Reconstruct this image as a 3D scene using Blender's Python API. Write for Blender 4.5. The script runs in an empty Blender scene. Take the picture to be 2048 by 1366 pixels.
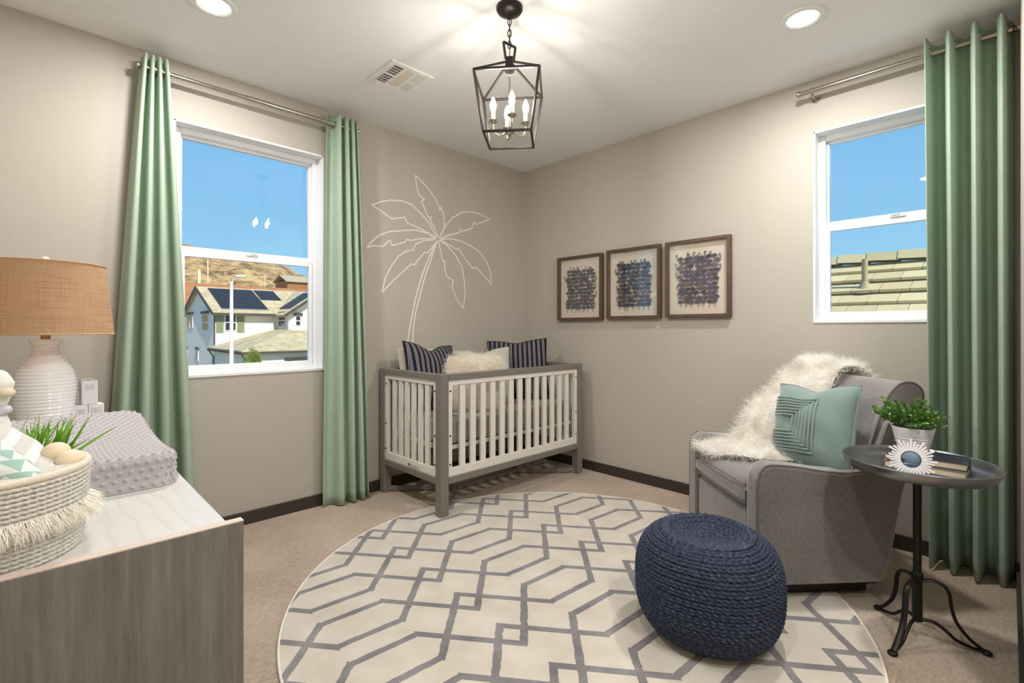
import bpy, math, random
import numpy as np
from math import pi, sin, cos, radians, sqrt, atan2
from mathutils import Vector, Matrix
random.seed(7); rng = np.random.default_rng(7)
scene = bpy.context.scene
COL = scene.collection

# ------------------------------------------------------------------ camera
FPX, CX, CY = 971.0, 1024.0, 657.0
ANG = radians(45.64)
FW = np.array([cos(ANG), sin(ANG), 0.0]); RT = np.array([sin(ANG), -cos(ANG), 0.0]); UP = np.array([0, 0, 1.0])
CAM = np.array([-3.40282, -3.31189, 1.215])
cd = bpy.data.cameras.new('camera'); cam = bpy.data.objects.new('camera', cd); COL.objects.link(cam)
cam.location = CAM; cam.rotation_euler = (pi / 2, 0, ANG - pi / 2)
cd.sensor_width = 36; cd.lens = FPX / 2048 * 36; cd.shift_y = -(683 - CY) / 2048
cd.clip_start = 0.02; cd.clip_end = 2000
scene.camera = cam

# ------------------------------------------------------------------ world, sun, exposure
w = bpy.data.worlds.new('sky'); scene.world = w; w.use_nodes = True
nt = w.node_tree; nt.nodes.clear()
tc = nt.nodes.new('ShaderNodeTexCoord'); sx = nt.nodes.new('ShaderNodeSeparateXYZ')
cr = nt.nodes.new('ShaderNodeValToRGB'); bg = nt.nodes.new('ShaderNodeBackground'); ow = nt.nodes.new('ShaderNodeOutputWorld')
cr.color_ramp.elements[0].position = 0.0; cr.color_ramp.elements[0].color = (0.40, 0.67, 0.84, 1)
cr.color_ramp.elements[1].position = 1.0; cr.color_ramp.elements[1].color = (0.08, 0.27, 0.63, 1)
e = cr.color_ramp.elements.new(0.12); e.color = (0.29, 0.60, 0.84, 1)
e = cr.color_ramp.elements.new(0.45); e.color = (0.14, 0.42, 0.78, 1)
nt.links.new(tc.outputs['Generated'], sx.inputs[0]); nt.links.new(sx.outputs[2], cr.inputs[0])
nt.links.new(cr.outputs[0], bg.inputs[0]); nt.links.new(bg.outputs[0], ow.inputs[0]); bg.inputs[1].default_value = 1.05
sd = bpy.data.lights.new('sun', 'SUN'); sd.energy = 5.2; sd.angle = radians(0.53); sd.color = (1, 0.95, 0.86)
sun = bpy.data.objects.new('sun', sd); COL.objects.link(sun)
sun.rotation_euler = Vector((0.12, 1.0, -0.95)).to_track_quat('-Z', 'Y').to_euler(); sun.location = (0, -10, 12)
vs = scene.view_settings; vs.view_transform = 'Standard'; vs.look = 'None'; vs.exposure = 0.08; vs.gamma = 1.0; vs.use_curve_mapping = False
try:
    scene.cycles.use_denoising = True; scene.cycles.max_bounces = 10; scene.cycles.diffuse_bounces = 6
    scene.cycles.transparent_max_bounces = 16; scene.cycles.sample_clamp_indirect = 6.0
except Exception: pass

# ------------------------------------------------------------------ pixel helpers (direction only; a plane gives the distance)
def ray(x, y): return FW + (x - CX) / FPX * RT - (y - CY) / FPX * UP
def on(x, y, ax, v):
    r = ray(x, y); return CAM + (v - CAM[ax]) / r[ax] * r
def onz(x, y, z=0.0): return on(x, y, 2, z)
def onl(x, y, v=0.0): return on(x, y, 1, v)
def onr(x, y, v=0.0): return on(x, y, 0, v)
def atd(x, y, d): return CAM + d * ray(x, y)

# ------------------------------------------------------------------ material helpers
MATS = {}
def srgb(r, g, b):
    f = lambda c: (c / 255 / 12.92) if c / 255 <= 0.04045 else ((c / 255 + 0.055) / 1.055) ** 2.4
    return (f(r), f(g), f(b), 1.0)
class N:
    def __init__(s, name):
        s.m = bpy.data.materials.new(name); s.m.use_nodes = True; s.t = s.m.node_tree; s.t.nodes.clear()
        s.out = s.t.nodes.new('ShaderNodeOutputMaterial')
    def n(s, typ, **kw):
        nd = s.t.nodes.new('ShaderNode' + typ)
        for k, v in kw.items():
            if k in ('in_',):
                for kk, vv in v.items(): s.set(nd, kk, vv)
            else: setattr(nd, k, v)
        return nd
    def set(s, nd, k, v):
        sock = nd.inputs[k]
        if hasattr(v, 'is_output') or isinstance(v, bpy.types.NodeSocket): s.t.links.new(v, sock)
        else: sock.default_value = v
    def math(s, op, a, b=0.0, c=None):
        nd = s.t.nodes.new('ShaderNodeMath'); nd.operation = op
        s.set(nd, 0, a); s.set(nd, 1, b)
        if c is not None: s.set(nd, 2, c)
        return nd.outputs[0]
    def coord(s, which='Object'): return s.t.nodes.new('ShaderNodeTexCoord').outputs[which]
    def mapping(s, v, scale=(1, 1, 1), rot=(0, 0, 0), loc=(0, 0, 0)):
        m = s.n('Mapping'); s.t.links.new(v, m.inputs[0]); m.inputs['Scale'].default_value = scale
        m.inputs['Rotation'].default_value = rot; m.inputs['Location'].default_value = loc; return m.outputs[0]
    def noise(s, v, scale, detail=3, rough=0.5):
        k = s.n('TexNoise'); s.t.links.new(v, k.inputs['Vector']); k.inputs['Scale'].default_value = scale
        k.inputs['Detail'].default_value = detail; k.inputs['Roughness'].default_value = rough; return k.outputs[0]
    def ramp(s, fac, stops):
        r = s.n('ValToRGB'); s.t.links.new(fac, r.inputs[0]); el = r.color_ramp.elements
        el[0].position, el[0].color = stops[0]; el[1].position, el[1].color = stops[-1]
        for p, c in stops[1:-1]:
            q = el.new(p); q.color = c
        return r.outputs[0]
    def mix(s, fac, a, b):
        m = s.n('Mix'); m.data_type = 'RGBA'
        s.set(m, 0, fac); s.set(m, 6, a); s.set(m, 7, b); return m.outputs[2]
    def bsdf(s, color, rough=0.5, metal=0.0, bump=None, bstr=0.3, bdist=0.01, spec=0.5, sheen=0.0, trans=None, coat=0.0):
        p = s.n('BsdfPrincipled'); s.set(p, 'Base Color', color); s.set(p, 'Roughness', rough); s.set(p, 'Metallic', metal)
        s.set(p, 'Specular IOR Level', spec)
        if sheen: s.set(p, 'Sheen Weight', sheen); s.set(p, 'Sheen Roughness', 0.5)
        if coat: s.set(p, 'Coat Weight', coat)
        if bump is not None:
            b = s.n('Bump'); s.set(b, 'Strength', bstr); s.set(b, 'Distance', bdist); s.set(b, 'Height', bump)
            s.t.links.new(b.outputs[0], p.inputs['Normal'])
        sh = p.outputs[0]
        if trans is not None:
            t = s.n('BsdfTranslucent'); s.set(t, 'Color', trans[0]); mx = s.n('MixShader'); s.set(mx, 0, trans[1])
            s.t.links.new(sh, mx.inputs[1]); s.t.links.new(t.outputs[0], mx.inputs[2]); sh = mx.outputs[0]
        s.t.links.new(sh, s.out.inputs[0]); return s.m
def M(name, rgb, rough=0.5, metal=0.0, **kw):
    if name not in MATS: MATS[name] = N(name).bsdf(srgb(*rgb), rough, metal, **kw)
    return MATS[name]
def Mfab(name, rgb, rough=0.9, nscale=260, var=0.10, sheen=0.2, bstr=0.35, bdist=0.002, trans=None, stretch=(1, 1, 1)):
    if name in MATS: return MATS[name]
    k = N(name); c = k.mapping(k.coord(), stretch); f = k.noise(c, nscale, 4, 0.6); big = k.noise(k.coord(), 7, 2)
    base = srgb(*rgb); dk = tuple(x * (1 - var * 1.6) for x in base[:3]) + (1,); lt = tuple(min(1, x * (1 + var)) for x in base[:3]) + (1,)
    f2 = k.math('ADD', k.math('MULTIPLY', f, 0.6), k.math('MULTIPLY', big, 0.4))
    col = k.ramp(f2, [(0.3, dk), (0.7, lt)])
    MATS[name] = k.bsdf(col, rough, 0, bump=f, bstr=bstr, bdist=bdist, sheen=sheen, spec=0.2,
                        trans=None if trans is None else (srgb(*trans[0]), trans[1]))
    return MATS[name]
def Memit(name, rgb, strength):
    if name in MATS: return MATS[name]
    k = N(name); e_ = k.n('Emission'); k.set(e_, 0, rgb + (1,)); k.set(e_, 1, strength); k.t.links.new(e_.outputs[0], k.out.inputs[0])
    MATS[name] = k.m; return k.m
def Mglass(name, tint=(1, 1, 1), ior=1.45, refl=1.0):
    if name in MATS: return MATS[name]
    k = N(name); t = k.n('BsdfTransparent'); k.set(t, 0, tint + (1,)); g = k.n('BsdfGlossy'); k.set(g, 'Roughness', 0.0)
    bf = k.n('NewGeometry').outputs['Backfacing']; fr = k.n('Fresnel'); k.set(fr, 0, k.math('ADD', ior, k.math('MULTIPLY', bf, 1.0 / ior - ior)))   # leaving the pane: the inverse ratio
    mx = k.n('MixShader'); k.set(mx, 0, k.math('MULTIPLY', fr.outputs[0], refl))
    k.t.links.new(t.outputs[0], mx.inputs[1]); k.t.links.new(g.outputs[0], mx.inputs[2]); k.t.links.new(mx.outputs[0], k.out.inputs[0])
    MATS[name] = k.m; return k.m

# ------------------------------------------------------------------ mesh helpers
class MB:
    def __init__(s): s.v = []; s.f = []; s.nv = 0
    def add(s, v, f):
        v = np.asarray(v, float).reshape(-1, 3); s.v.append(v)
        s.f.extend([tuple(int(i) + s.nv for i in q) for q in f]); s.nv += len(v); return s
    def box(s, x0, x1, y0, y1, z0, z1):
        v = [(x, y, z) for x in (x0, x1) for y in (y0, y1) for z in (z0, z1)]
        return s.add(v, [(0, 1, 3, 2), (4, 6, 7, 5), (0, 4, 5, 1), (2, 3, 7, 6), (0, 2, 6, 4), (1, 5, 7, 3)])
    def bar(s, a, b, wx, wz, up=(0, 0, 1)):
        a = np.array(a, float); b = np.array(b, float); d = (b - a) / np.linalg.norm(b - a); u = np.array(up, float)
        if abs(d @ u) > 0.98: u = np.array([1.0, 0, 0])
        sd_ = np.cross(d, u); sd_ /= np.linalg.norm(sd_); u = np.cross(sd_, d)
        v = [p + i * sd_ * wx / 2 + j * u * wz / 2 for p in (a, b) for i in (-1, 1) for j in (-1, 1)]
        return s.add(v, [(0, 1, 3, 2), (4, 6, 7, 5), (0, 4, 5, 1), (2, 3, 7, 6), (0, 2, 6, 4), (1, 5, 7, 3)])
    def tube(s, pts, r, n=8, closed=False, sq=(1, 1), up=(0, 0, 1)):
        P = np.asarray(pts, float); m = len(P); R_ = np.broadcast_to(np.asarray(r, float), (m,))
        if closed: T = np.roll(P, -1, 0) - np.roll(P, 1, 0)
        else:
            T = np.zeros_like(P); T[1:-1] = P[2:] - P[:-2]; T[0] = P[1] - P[0]; T[-1] = P[-1] - P[-2]
        T /= np.linalg.norm(T, axis=1)[:, None] + 1e-12
        u = np.array(up, float)
        if abs(T[0] @ u) > 0.95: u = np.array([1.0, 0.01, 0])
        nrm = u - (u @ T[0]) * T[0]; nrm /= np.linalg.norm(nrm); vs_ = []
        for i in range(m):
            nrm = nrm - (nrm @ T[i]) * T[i]; nrm /= np.linalg.norm(nrm) + 1e-12; b = np.cross(T[i], nrm)
            for k in range(n):
                a = 2 * pi * k / n; vs_.append(P[i] + R_[i] * (cos(a) * nrm * sq[0] + sin(a) * b * sq[1]))
        f = []; L_ = m if closed else m - 1
        for i in range(L_):
            j = (i + 1) % m
            for k in range(n): f.append((i * n + k, i * n + (k + 1) % n, j * n + (k + 1) % n, j * n + k))
        if not closed: f.append(tuple(range(n))[::-1]); f.append(tuple(range((m - 1) * n, m * n)))
        return s.add(vs_, f)
    def lathe(s, prof, n=32, c=(0, 0, 0)):
        prof = np.asarray(prof, float); m = len(prof); a = np.arange(n) * 2 * pi / n
        v = np.stack([np.outer(prof[:, 0], np.cos(a)), np.outer(prof[:, 0], np.sin(a)), np.repeat(prof[:, 1:2], n, 1)], -1).reshape(-1, 3) + np.array(c)
        f = [(i * n + k, i * n + (k + 1) % n, (i + 1) * n + (k + 1) % n, (i + 1) * n + k) for i in range(m - 1) for k in range(n)]
        if prof[0, 0] > 1e-6: f.append(tuple(range(n))[::-1])
        if prof[-1, 0] > 1e-6: f.append(tuple(range((m - 1) * n, m * n)))
        return s.add(v, f)
    def prism(s, poly, axis, a0, a1):
        poly = np.asarray(poly, float); n = len(poly); v = []
        for a in (a0, a1):
            for p in poly:
                q = [p[0], p[1]]; q.insert(axis, a); v.append(q)
        f = [tuple(range(n)), tuple(range(n, 2 * n))[::-1]] + [(i, i + n, (i + 1) % n + n, (i + 1) % n) for i in range(n)]
        return s.add(v, f)
    def grid(s, V, close_u=False, close_v=False):
        V = np.asarray(V, float); a, b = V.shape[:2]; f = []
        for i in range(a if close_u else a - 1):
            for j in range(b if close_v else b - 1):
                i2, j2 = (i + 1) % a, (j + 1) % b; f.append((i * b + j, i2 * b + j, i2 * b + j2, i * b + j2))
        return s.add(V.reshape(-1, 3), f)
    def ball(s, c, r, n=16, m=10):
        c = np.array(c, float); r = np.broadcast_to(np.asarray(r, float), (3,))
        th = np.linspace(0, pi, m + 1); ph = np.arange(n) * 2 * pi / n
        v = [c + r * np.array([sin(t) * cos(p), sin(t) * sin(p), cos(t)]) for t in th for p in ph]
        f = [(i * n + k, (i + 1) * n + k, (i + 1) * n + (k + 1) % n, i * n + (k + 1) % n) for i in range(m) for k in range(n)]
        return s.add(v, f)
    def xf(s, Mx):
        Mx = np.array(Mx); s.v = [v @ Mx[:3, :3].T + Mx[:3, 3] for v in s.v]; return s
    def mesh(s, name, smooth=False, fixn=True):
        me = bpy.data.meshes.new(name); V = np.concatenate(s.v) if s.v else np.zeros((0, 3))
        me.from_pydata(V.tolist(), [], s.f); me.validate()
        if fixn:
            import bmesh
            bm = bmesh.new(); bm.from_mesh(me); bmesh.ops.remove_doubles(bm, verts=bm.verts, dist=1e-6)
            bmesh.ops.recalc_face_normals(bm, faces=bm.faces); bm.to_mesh(me); bm.free()
        if smooth:
            me.polygons.foreach_set('use_smooth', [True] * len(me.polygons))
            try: me.set_sharp_from_angle(angle=radians(50 if smooth is True else smooth))
            except Exception: pass
        return me
INV = {}
def obj(name, mb, mat, parent=None, smooth=False, bevel=0.0, loc=None, world=True, fixn=True, bseg=2):
    """world=True: the shape is given in world space and is moved into the parent's frame"""
    if isinstance(mb, MB):
        if parent is not None and world and parent.name in INV: mb.xf(INV[parent.name])
        me = mb.mesh(name, smooth, fixn); me.materials.append(mat)
    else: me = mb
    o = bpy.data.objects.new(name, me); COL.objects.link(o)
    if parent is not None:
        o.parent = parent
        INV[o.name] = INV.get(parent.name, np.eye(4)) if loc is None else INV.get(parent.name, np.eye(4))
    if loc is not None: o.location = loc
    if bevel:
        b = o.modifiers.new('bevel', 'BEVEL'); b.width = bevel; b.segments = bseg; b.limit_method = 'ANGLE'; b.angle_limit = radians(40)
    return o
def tag(o, label, cat, group=None):
    o['label'] = label; o['category'] = cat
    if group: o['group'] = group
    return o
def thing(name, label, cat, loc=(0, 0, 0), rz=0.0, group=None):
    o = bpy.data.objects.new(name, None); COL.objects.link(o); o.empty_display_size = 0.05
    o.location = loc; o.rotation_euler = (0, 0, rz)
    Mx = np.array(Matrix.Translation(Vector(loc)) @ Matrix.Rotation(rz, 4, 'Z')); INV[o.name] = np.linalg.inv(Mx)
    return tag(o, label, cat, group)
def struct(name, mb, mat, parent=None, **kw):
    o = obj(name, mb, mat, parent, **kw)
    if parent is None: o['kind'] = 'structure'
    return o
def dup(root, loc=None, label=None):
    r = root.copy(); COL.objects.link(r)
    if loc is not None: r.location = loc
    if label: r['label'] = label
    for c in root.children:
        d = c.copy(); COL.objects.link(d); d.parent = r
        for g in c.children:
            h = g.copy(); COL.objects.link(h); h.parent = d
    return r
def smoothpath(pts, n=8):
    P = np.asarray(pts, float); out = []
    Q = np.vstack([2 * P[0] - P[1], P, 2 * P[-1] - P[-2]])
    for i in range(1, len(Q) - 2):
        p0, p1, p2, p3 = Q[i - 1:i + 3]
        for t in np.linspace(0, 1, n, endpoint=False):
            out.append(0.5 * (2 * p1 + (p2 - p0) * t + (2 * p0 - 5 * p1 + 4 * p2 - p3) * t * t + (3 * p1 - p0 - 3 * p2 + p3) * t ** 3))
    out.append(P[-1]); return np.array(out)

# ================================================================== THE ROOM
H = 2.74; XW = -3.75; YF = -3.351; YB = -4.7; WT = 0.16
def wallmat(name, rgb, scale=170, bstr=0.10):
    k = N(name); c = k.coord(); f = k.noise(c, scale, 2, 0.5)
    MATS[name] = k.bsdf(srgb(*rgb), 0.75, bump=f, bstr=bstr, bdist=0.004, spec=0.3); return MATS[name]
wall_m = wallmat('greige_paint', (183, 176, 166)); ceil_m = wallmat('ceiling_paint', (233, 234, 235), 120, 0.14)
white_m = M('white_paint', (236, 237, 238), 0.4)
def carpet():
    k = N('carpet'); c = k.coord(); fine = k.noise(c, 330, 2, 0.7); mid = k.noise(k.mapping(c, (1, 2.4, 1)), 34, 4, 0.65); big = k.noise(c, 2.2, 3)
    f = k.math('ADD', k.math('MULTIPLY', fine, 0.45), k.math('ADD', k.math('MULTIPLY', mid, 0.4), k.math('MULTIPLY', big, 0.25)))
    col = k.ramp(f, [(0.36, srgb(112, 95, 79)), (0.52, srgb(176, 156, 135)), (0.68, srgb(206, 188, 167))])
    return k.bsdf(col, 0.95, bump=f, bstr=0.8, bdist=0.012, spec=0.1, sheen=0.3)
struct('floor', MB().box(XW - WT, WT, YB - WT, WT, -0.12, 0), carpet())
struct('ceiling', MB().box(XW - WT, WT, YB - WT, WT, H, H + 0.12), ceil_m)
W1 = (-2.85, -1.984, 0.928, 2.409)          # window in the left wall: x0 x1 z0 z1
W2 = (-3.27, -2.475, 1.249, 2.419)          # window in the right wall: y0 y1 z0 z1
mb = MB(); x0, x1, z0, z1 = W1
mb.box(XW - WT, x0, 0, WT, 0, H).box(x1, WT, 0, WT, 0, H).box(x0, x1, 0, WT, 0, z0).box(x0, x1, 0, WT, z1, H)
struct('wall_left', mb, wall_m, fixn=False)
mb = MB(); y0, y1, z0, z1 = W2
mb.box(0, WT, YB - WT, y0, 0, H).box(0, WT, y1, 0, 0, H).box(0, WT, y0, y1, 0, z0).box(0, WT, y0, y1, z1, H)
struct('wall_right', mb, wall_m, fixn=False)
struct('wall_back', MB().box(XW - WT, XW, YB - WT, 0, 0, H), wall_m)
struct('wall_front', MB().box(XW, 0, YB - WT, YB, 0, H), wall_m)
struct('wall_return', MB().box(-1.3, 0, YB, YF, 0, H), wall_m)
base_m = M('espresso_paint', (58, 50, 45), 0.45)
def baseboard(name, mb): return struct(name, mb, base_m, bevel=0.003)
bh, bt = 0.08, 0.014
baseboard('baseboard_left', MB().box(XW, -bt, -bt, 0, 0, bh)); baseboard('baseboard_right', MB().box(-bt, 0, YF, -bt, 0, bh))
baseboard('baseboard_back', MB().box(XW, XW + bt, YB, -bt, 0, bh)); baseboard('baseboard_return', MB().box(-1.3, -bt, YF, YF + bt, 0, bh))

vinyl = M('white_vinyl', (240, 241, 243), 0.35); pane_m = Mglass('window_glass', (0.98, 0.99, 1.0), 1.42)
def window(name, W, side):
    """axis-aligned single-hung window; side 'L' = left wall (x along), 'R' = right wall (y along). n = distance outward"""
    a0, a1, z0, z1 = W
    root = bpy.data.objects.new(name, None); COL.objects.link(root); root['kind'] = 'structure'
    loc = ((a0 + a1) / 2, 0, z0) if side == 'L' else (0, (a0 + a1) / 2, z0)
    root.location = loc; INV[root.name] = np.array(Matrix.Translation(-Vector(loc)))
    def bx(mb, p0, p1, n0, n1, q0, q1):
        return mb.box(p0, p1, n0, n1, q0, q1) if side == 'L' else mb.box(n0, n1, p0, p1, q0, q1)
    g = 0.012                                                     # white reveal lining
    lin = MB(); d1 = 0.155
    bx(lin, a0 - 0.001, a0 + g, -0.002, d1, z0, z1); bx(lin, a1 - g, a1 + 0.001, -0.002, d1, z0, z1)
    bx(lin, a0, a1, -0.002, d1, z1 - g, z1 + 0.001); bx(lin, a0, a1, -0.006, d1, z0 - 0.001, z0 + 0.016)
    obj('reveal', lin, white_m, root, bevel=0.002)
    A0, A1, Z0, Z1 = a0 + g, a1 - g, z0 + 0.016, z1 - g
    fr = MB(); t = 0.034
    bx(fr, A0, A0 + t, 0.08, 0.15, Z0, Z1); bx(fr, A1 - t, A1, 0.08, 0.15, Z0, Z1); bx(fr, A0 + t, A1 - t, 0.08, 0.15, Z1 - t, Z1); bx(fr, A0 + t, A1 - t, 0.08, 0.15, Z0, Z0 + 0.02)
    obj('frame', fr, vinyl, root, bevel=0.003)
    zm = 1.672 if side == 'L' else 1.842
    B0, B1 = A0 + t, A1 - t
    s = MB(); tu = 0.013                                         # upper sash, further out
    bx(s, B0, B0 + tu, 0.115, 0.145, zm - 0.02, Z1 - t); bx(s, B1 - tu, B1, 0.115, 0.145, zm - 0.02, Z1 - t)
    bx(s, B0 + tu, B1 - tu, 0.115, 0.145, Z1 - t - 0.016, Z1 - t); bx(s, B0 + tu, B1 - tu, 0.112, 0.145, zm, zm + 0.033)
    up = obj('upper_sash', s, vinyl, root, bevel=0.003)
    p = MB(); bx(p, B0 + tu, B1 - tu, 0.128, 0.132, zm + 0.033, Z1 - t - 0.016); obj('pane', p, pane_m, up)
    s = MB(); tl = 0.024                                         # lower sash, nearer the room
    bx(s, B0, B0 + tl, 0.085, 0.112, Z0 + 0.02, zm + 0.01); bx(s, B1 - tl, B1, 0.085, 0.112, Z0 + 0.02, zm + 0.01)
    bx(s, B0 + tl, B1 - tl, 0.082, 0.112, zm - 0.03, zm + 0.012); bx(s, B0 + tl, B1 - tl, 0.085, 0.112, Z0 + 0.02, Z0 + 0.05)
    lo = obj('lower_sash', s, vinyl, root, bevel=0.003)
    p = MB(); bx(p, B0 + tl, B1 - tl, 0.097, 0.101, Z0 + 0.05, zm - 0.03); obj('pane', p, pane_m, lo)
    l = MB(); m = (A0 + A1) / 2; bx(l, m - 0.035, m + 0.035, 0.072, 0.084, zm + 0.006, zm + 0.018); bx(l, m - 0.012, m + 0.028, 0.066, 0.08, zm + 0.016, zm + 0.024)
    obj('sash_lock', l, vinyl, lo, bevel=0.003)
window('window_1', W1, 'L'); window('window_2', W2, 'R')

# ------------------------------------------------------------------ curtain rods
nickel = M('brushed_nickel', (178, 170, 158), 0.22, 1.0); steel = M('antique_steel', (150, 144, 132), 0.3, 1.0)
def rod(a0, a1, side, z, label, offs=-0.09):
    c = (a0 + a1) / 2; loc = (c, offs, z) if side == 'L' else (offs, c, z)
    t = thing('curtain_rod', label, 'curtain rod', loc)
    P = (lambda a, n, zz: (a, n, zz)) if side == 'L' else (lambda a, n, zz: (n, a, zz))
    obj('rod', MB().tube([P(a0, offs, z), P((a0 + a1) / 2 - 0.1, offs, z)], 0.0125, 16).tube([P((a0 + a1) / 2 - 0.1, offs, z), P(a1, offs, z)], 0.0145, 16), nickel, t, smooth=True)
    for a, d in ((a0, -1), (a1, 1)):
        prof = [(0.0, 0.016), (0.006, 0.020), (0.010, 0.014), (0.016, 0.019), (0.026, 0.019), (0.030, 0.010), (0.033, 0.004)]
        pts = [P(a + d * q, offs, z) for q, r in prof]; obj('finial', MB().tube(pts, [r for q, r in prof], 16), nickel, t, smooth=True)
        b = a - d * 0.05
        m = MB().tube([P(b, -0.001, z - 0.02), P(b, -0.006, z - 0.02)], 0.022, 16).tube([P(b, -0.006, z - 0.02), P(b, -0.05, z - 0.022), P(b, -0.085, z - 0.018)], 0.006, 10)
        m.tube([P(b - 0.008, offs, z), P(b + 0.008, offs, z)], 0.0185, 16); obj('bracket', m, nickel, t, smooth=True)
    return t
rod(-3.0, -1.80, 'L', 2.61, 'polished nickel curtain rod above the window facing the white house')
rod(-3.325, -2.44, 'R', 2.635, 'polished nickel curtain rod above the window facing the tiled roof')

# ------------------------------------------------------------------ curtains
cur_m = Mfab('sage_curtain', (176, 197, 175), 0.7, 420, 0.04, 0.15, 0.12, 0.001, trans=((165, 210, 192), 0.14))
def curtain(label, side, top, bot, n, amp0, amp1, ph, ztop=2.672, zb=0.008, sharp=0.0, base=-0.09, skew=0.0, jitter=0.012, warp=1.0, seed=1, asym=0.0, jf=0.0):
    rr = np.random.default_rng(seed); NU, NV = int(n * 22) + 1, 40
    c = (bot[0] + bot[1]) / 2; loc = (c, base, 0) if side == 'L' else (base, c, 0)
    t = thing('window_curtain', label, 'curtain', loc, group=None)
    u = np.linspace(0, 1, NU); v = np.linspace(0, 1, NV); jo = rr.uniform(-1, 1, int(n) + 3); V = np.zeros((NU, NV, 3))
    for j, tv in enumerate(v):
        e = tv ** 0.85; a0 = top[0] + (bot[0] - top[0]) * e; a1 = top[1] + (bot[1] - top[1]) * e
        am = amp0 + (amp1 - amp0) * tv
        x = u ** warp * n + ph; k = np.interp(x, np.arange(len(jo)), jo)
        wv = np.cos(2 * pi * x); wv = np.sign(wv) * np.abs(wv) ** (1 - sharp)
        off = base - am * wv * (1 + 0.25 * k * tv) - 0.006 * np.sin(9 * tv + 5 * k) * tv
        a = a0 + (a1 - a0) * u + (jitter * (0.5 + 0.5 * tv) + jf * (a1 - a0) / n) * np.sin(2 * pi * x * 2) + asym * np.sin(2 * pi * x) * (1 - 0.5 * tv) + skew * tv * np.sin(pi * u)
        off = np.minimum(off, -0.02)
        z = ztop + (zb - ztop) * tv + 0.004 * k * tv
        V[:, j, 0], V[:, j, 1] = (a, off) if side == 'L' else (off, a)
        V[:, j, 2] = z
    o = obj('cloth', MB().grid(V), cur_m, t, smooth=180, fixn=False)
    s_ = o.modifiers.new('thick', 'SOLIDIFY'); s_.thickness = 0.003; s_.offset = 0
    zr = 2.61 if side == 'L' else 2.635                                         # eyelets where the cloth crosses the rod
    k = 0
    for i in range(NU - 1):
        x0_ = u[i] ** warp * n + ph; x1_ = u[i + 1] ** warp * n + ph
        if math.floor(x0_ * 2 + 0.5) != math.floor(x1_ * 2 + 0.5):
            jv = int(round((ztop - zr) / (ztop - zb) * (NV - 1))); p = V[i, jv]; q = V[min(i + 2, NU - 1), jv] - V[max(i - 2, 0), jv]
            d = np.array([q[1], -q[0], 0]); d /= np.linalg.norm(d) + 1e-9; side_v = np.cross(d, UP)
            ring = [np.array([p[0], p[1], zr]) + 0.022 * (cos(th) * side_v + sin(th) * UP) for th in np.linspace(0, 2 * pi, 20, endpoint=False)]
            for r_ in ring: r_[0 if side == 'L' else 1] += 0
            obj('eyelet', MB().tube(ring, 0.0035, 6, closed=True), nickel, t, smooth=True); k += 1
    return t
curtain('sage green curtain gathered beside the window, hanging behind the long dresser', 'L', (-3.005, -2.885), (-3.17, -2.74), 4.0, 0.042, 0.064, 0.50, seed=2, jitter=0.0, jf=0.085)
curtain('sage green curtain gathered between the window and the crib', 'L', (-1.995, -1.800), (-2.02, -1.70), 3.6, 0.045, 0.045, 0.30, seed=3, jitter=0.0, jf=0.06, warp=1.55)
curtain('wide sage green curtain falling in deep folds behind the round side table', 'R', (-3.012, -3.332), (-3.035, -3.335), 3.45, 0.070, 0.075, 0.0, ztop=2.69, seed=4, jitter=0.0, sharp=0.0, base=-0.112, asym=0.0075, jf=0.03)

# ------------------------------------------------------------------ palm line drawing on the left wall
pal_m = M('cream_vinyl', (232, 226, 215), 0.6)
palm = thing('palm_tree_decal', 'white line drawing of a palm tree on the wall above the crib', 'wall decal', tuple(onl(815, 690)))
def pz(l): return [onl(700 + x / 3.415, 320 + y / 3.415, -0.0015) for x, y in l]
FLAT = np.diag([1, 0.2, 1, 1.0]); FLAT[1, 3] = -0.0013
def stroke(name, pts, r, closed=False, nn=5):
    P = smoothpath(pz(pts), nn); P[:, 1] = -0.0012
    obj(name, MB().tube(P, r, 6, sq=(1, 1)).xf(FLAT), pal_m, palm, smooth=True)
stroke('trunk_line', [(388, 1300), (405, 1170), (430, 1040), (455, 920), (490, 800), (530, 690), (592, 556)], 0.0062)
stroke('trunk_line', [(428, 1300), (432, 1170), (448, 1050), (480, 920), (515, 790), (550, 690), (580, 600), (598, 550)], 0.0062)
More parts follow.
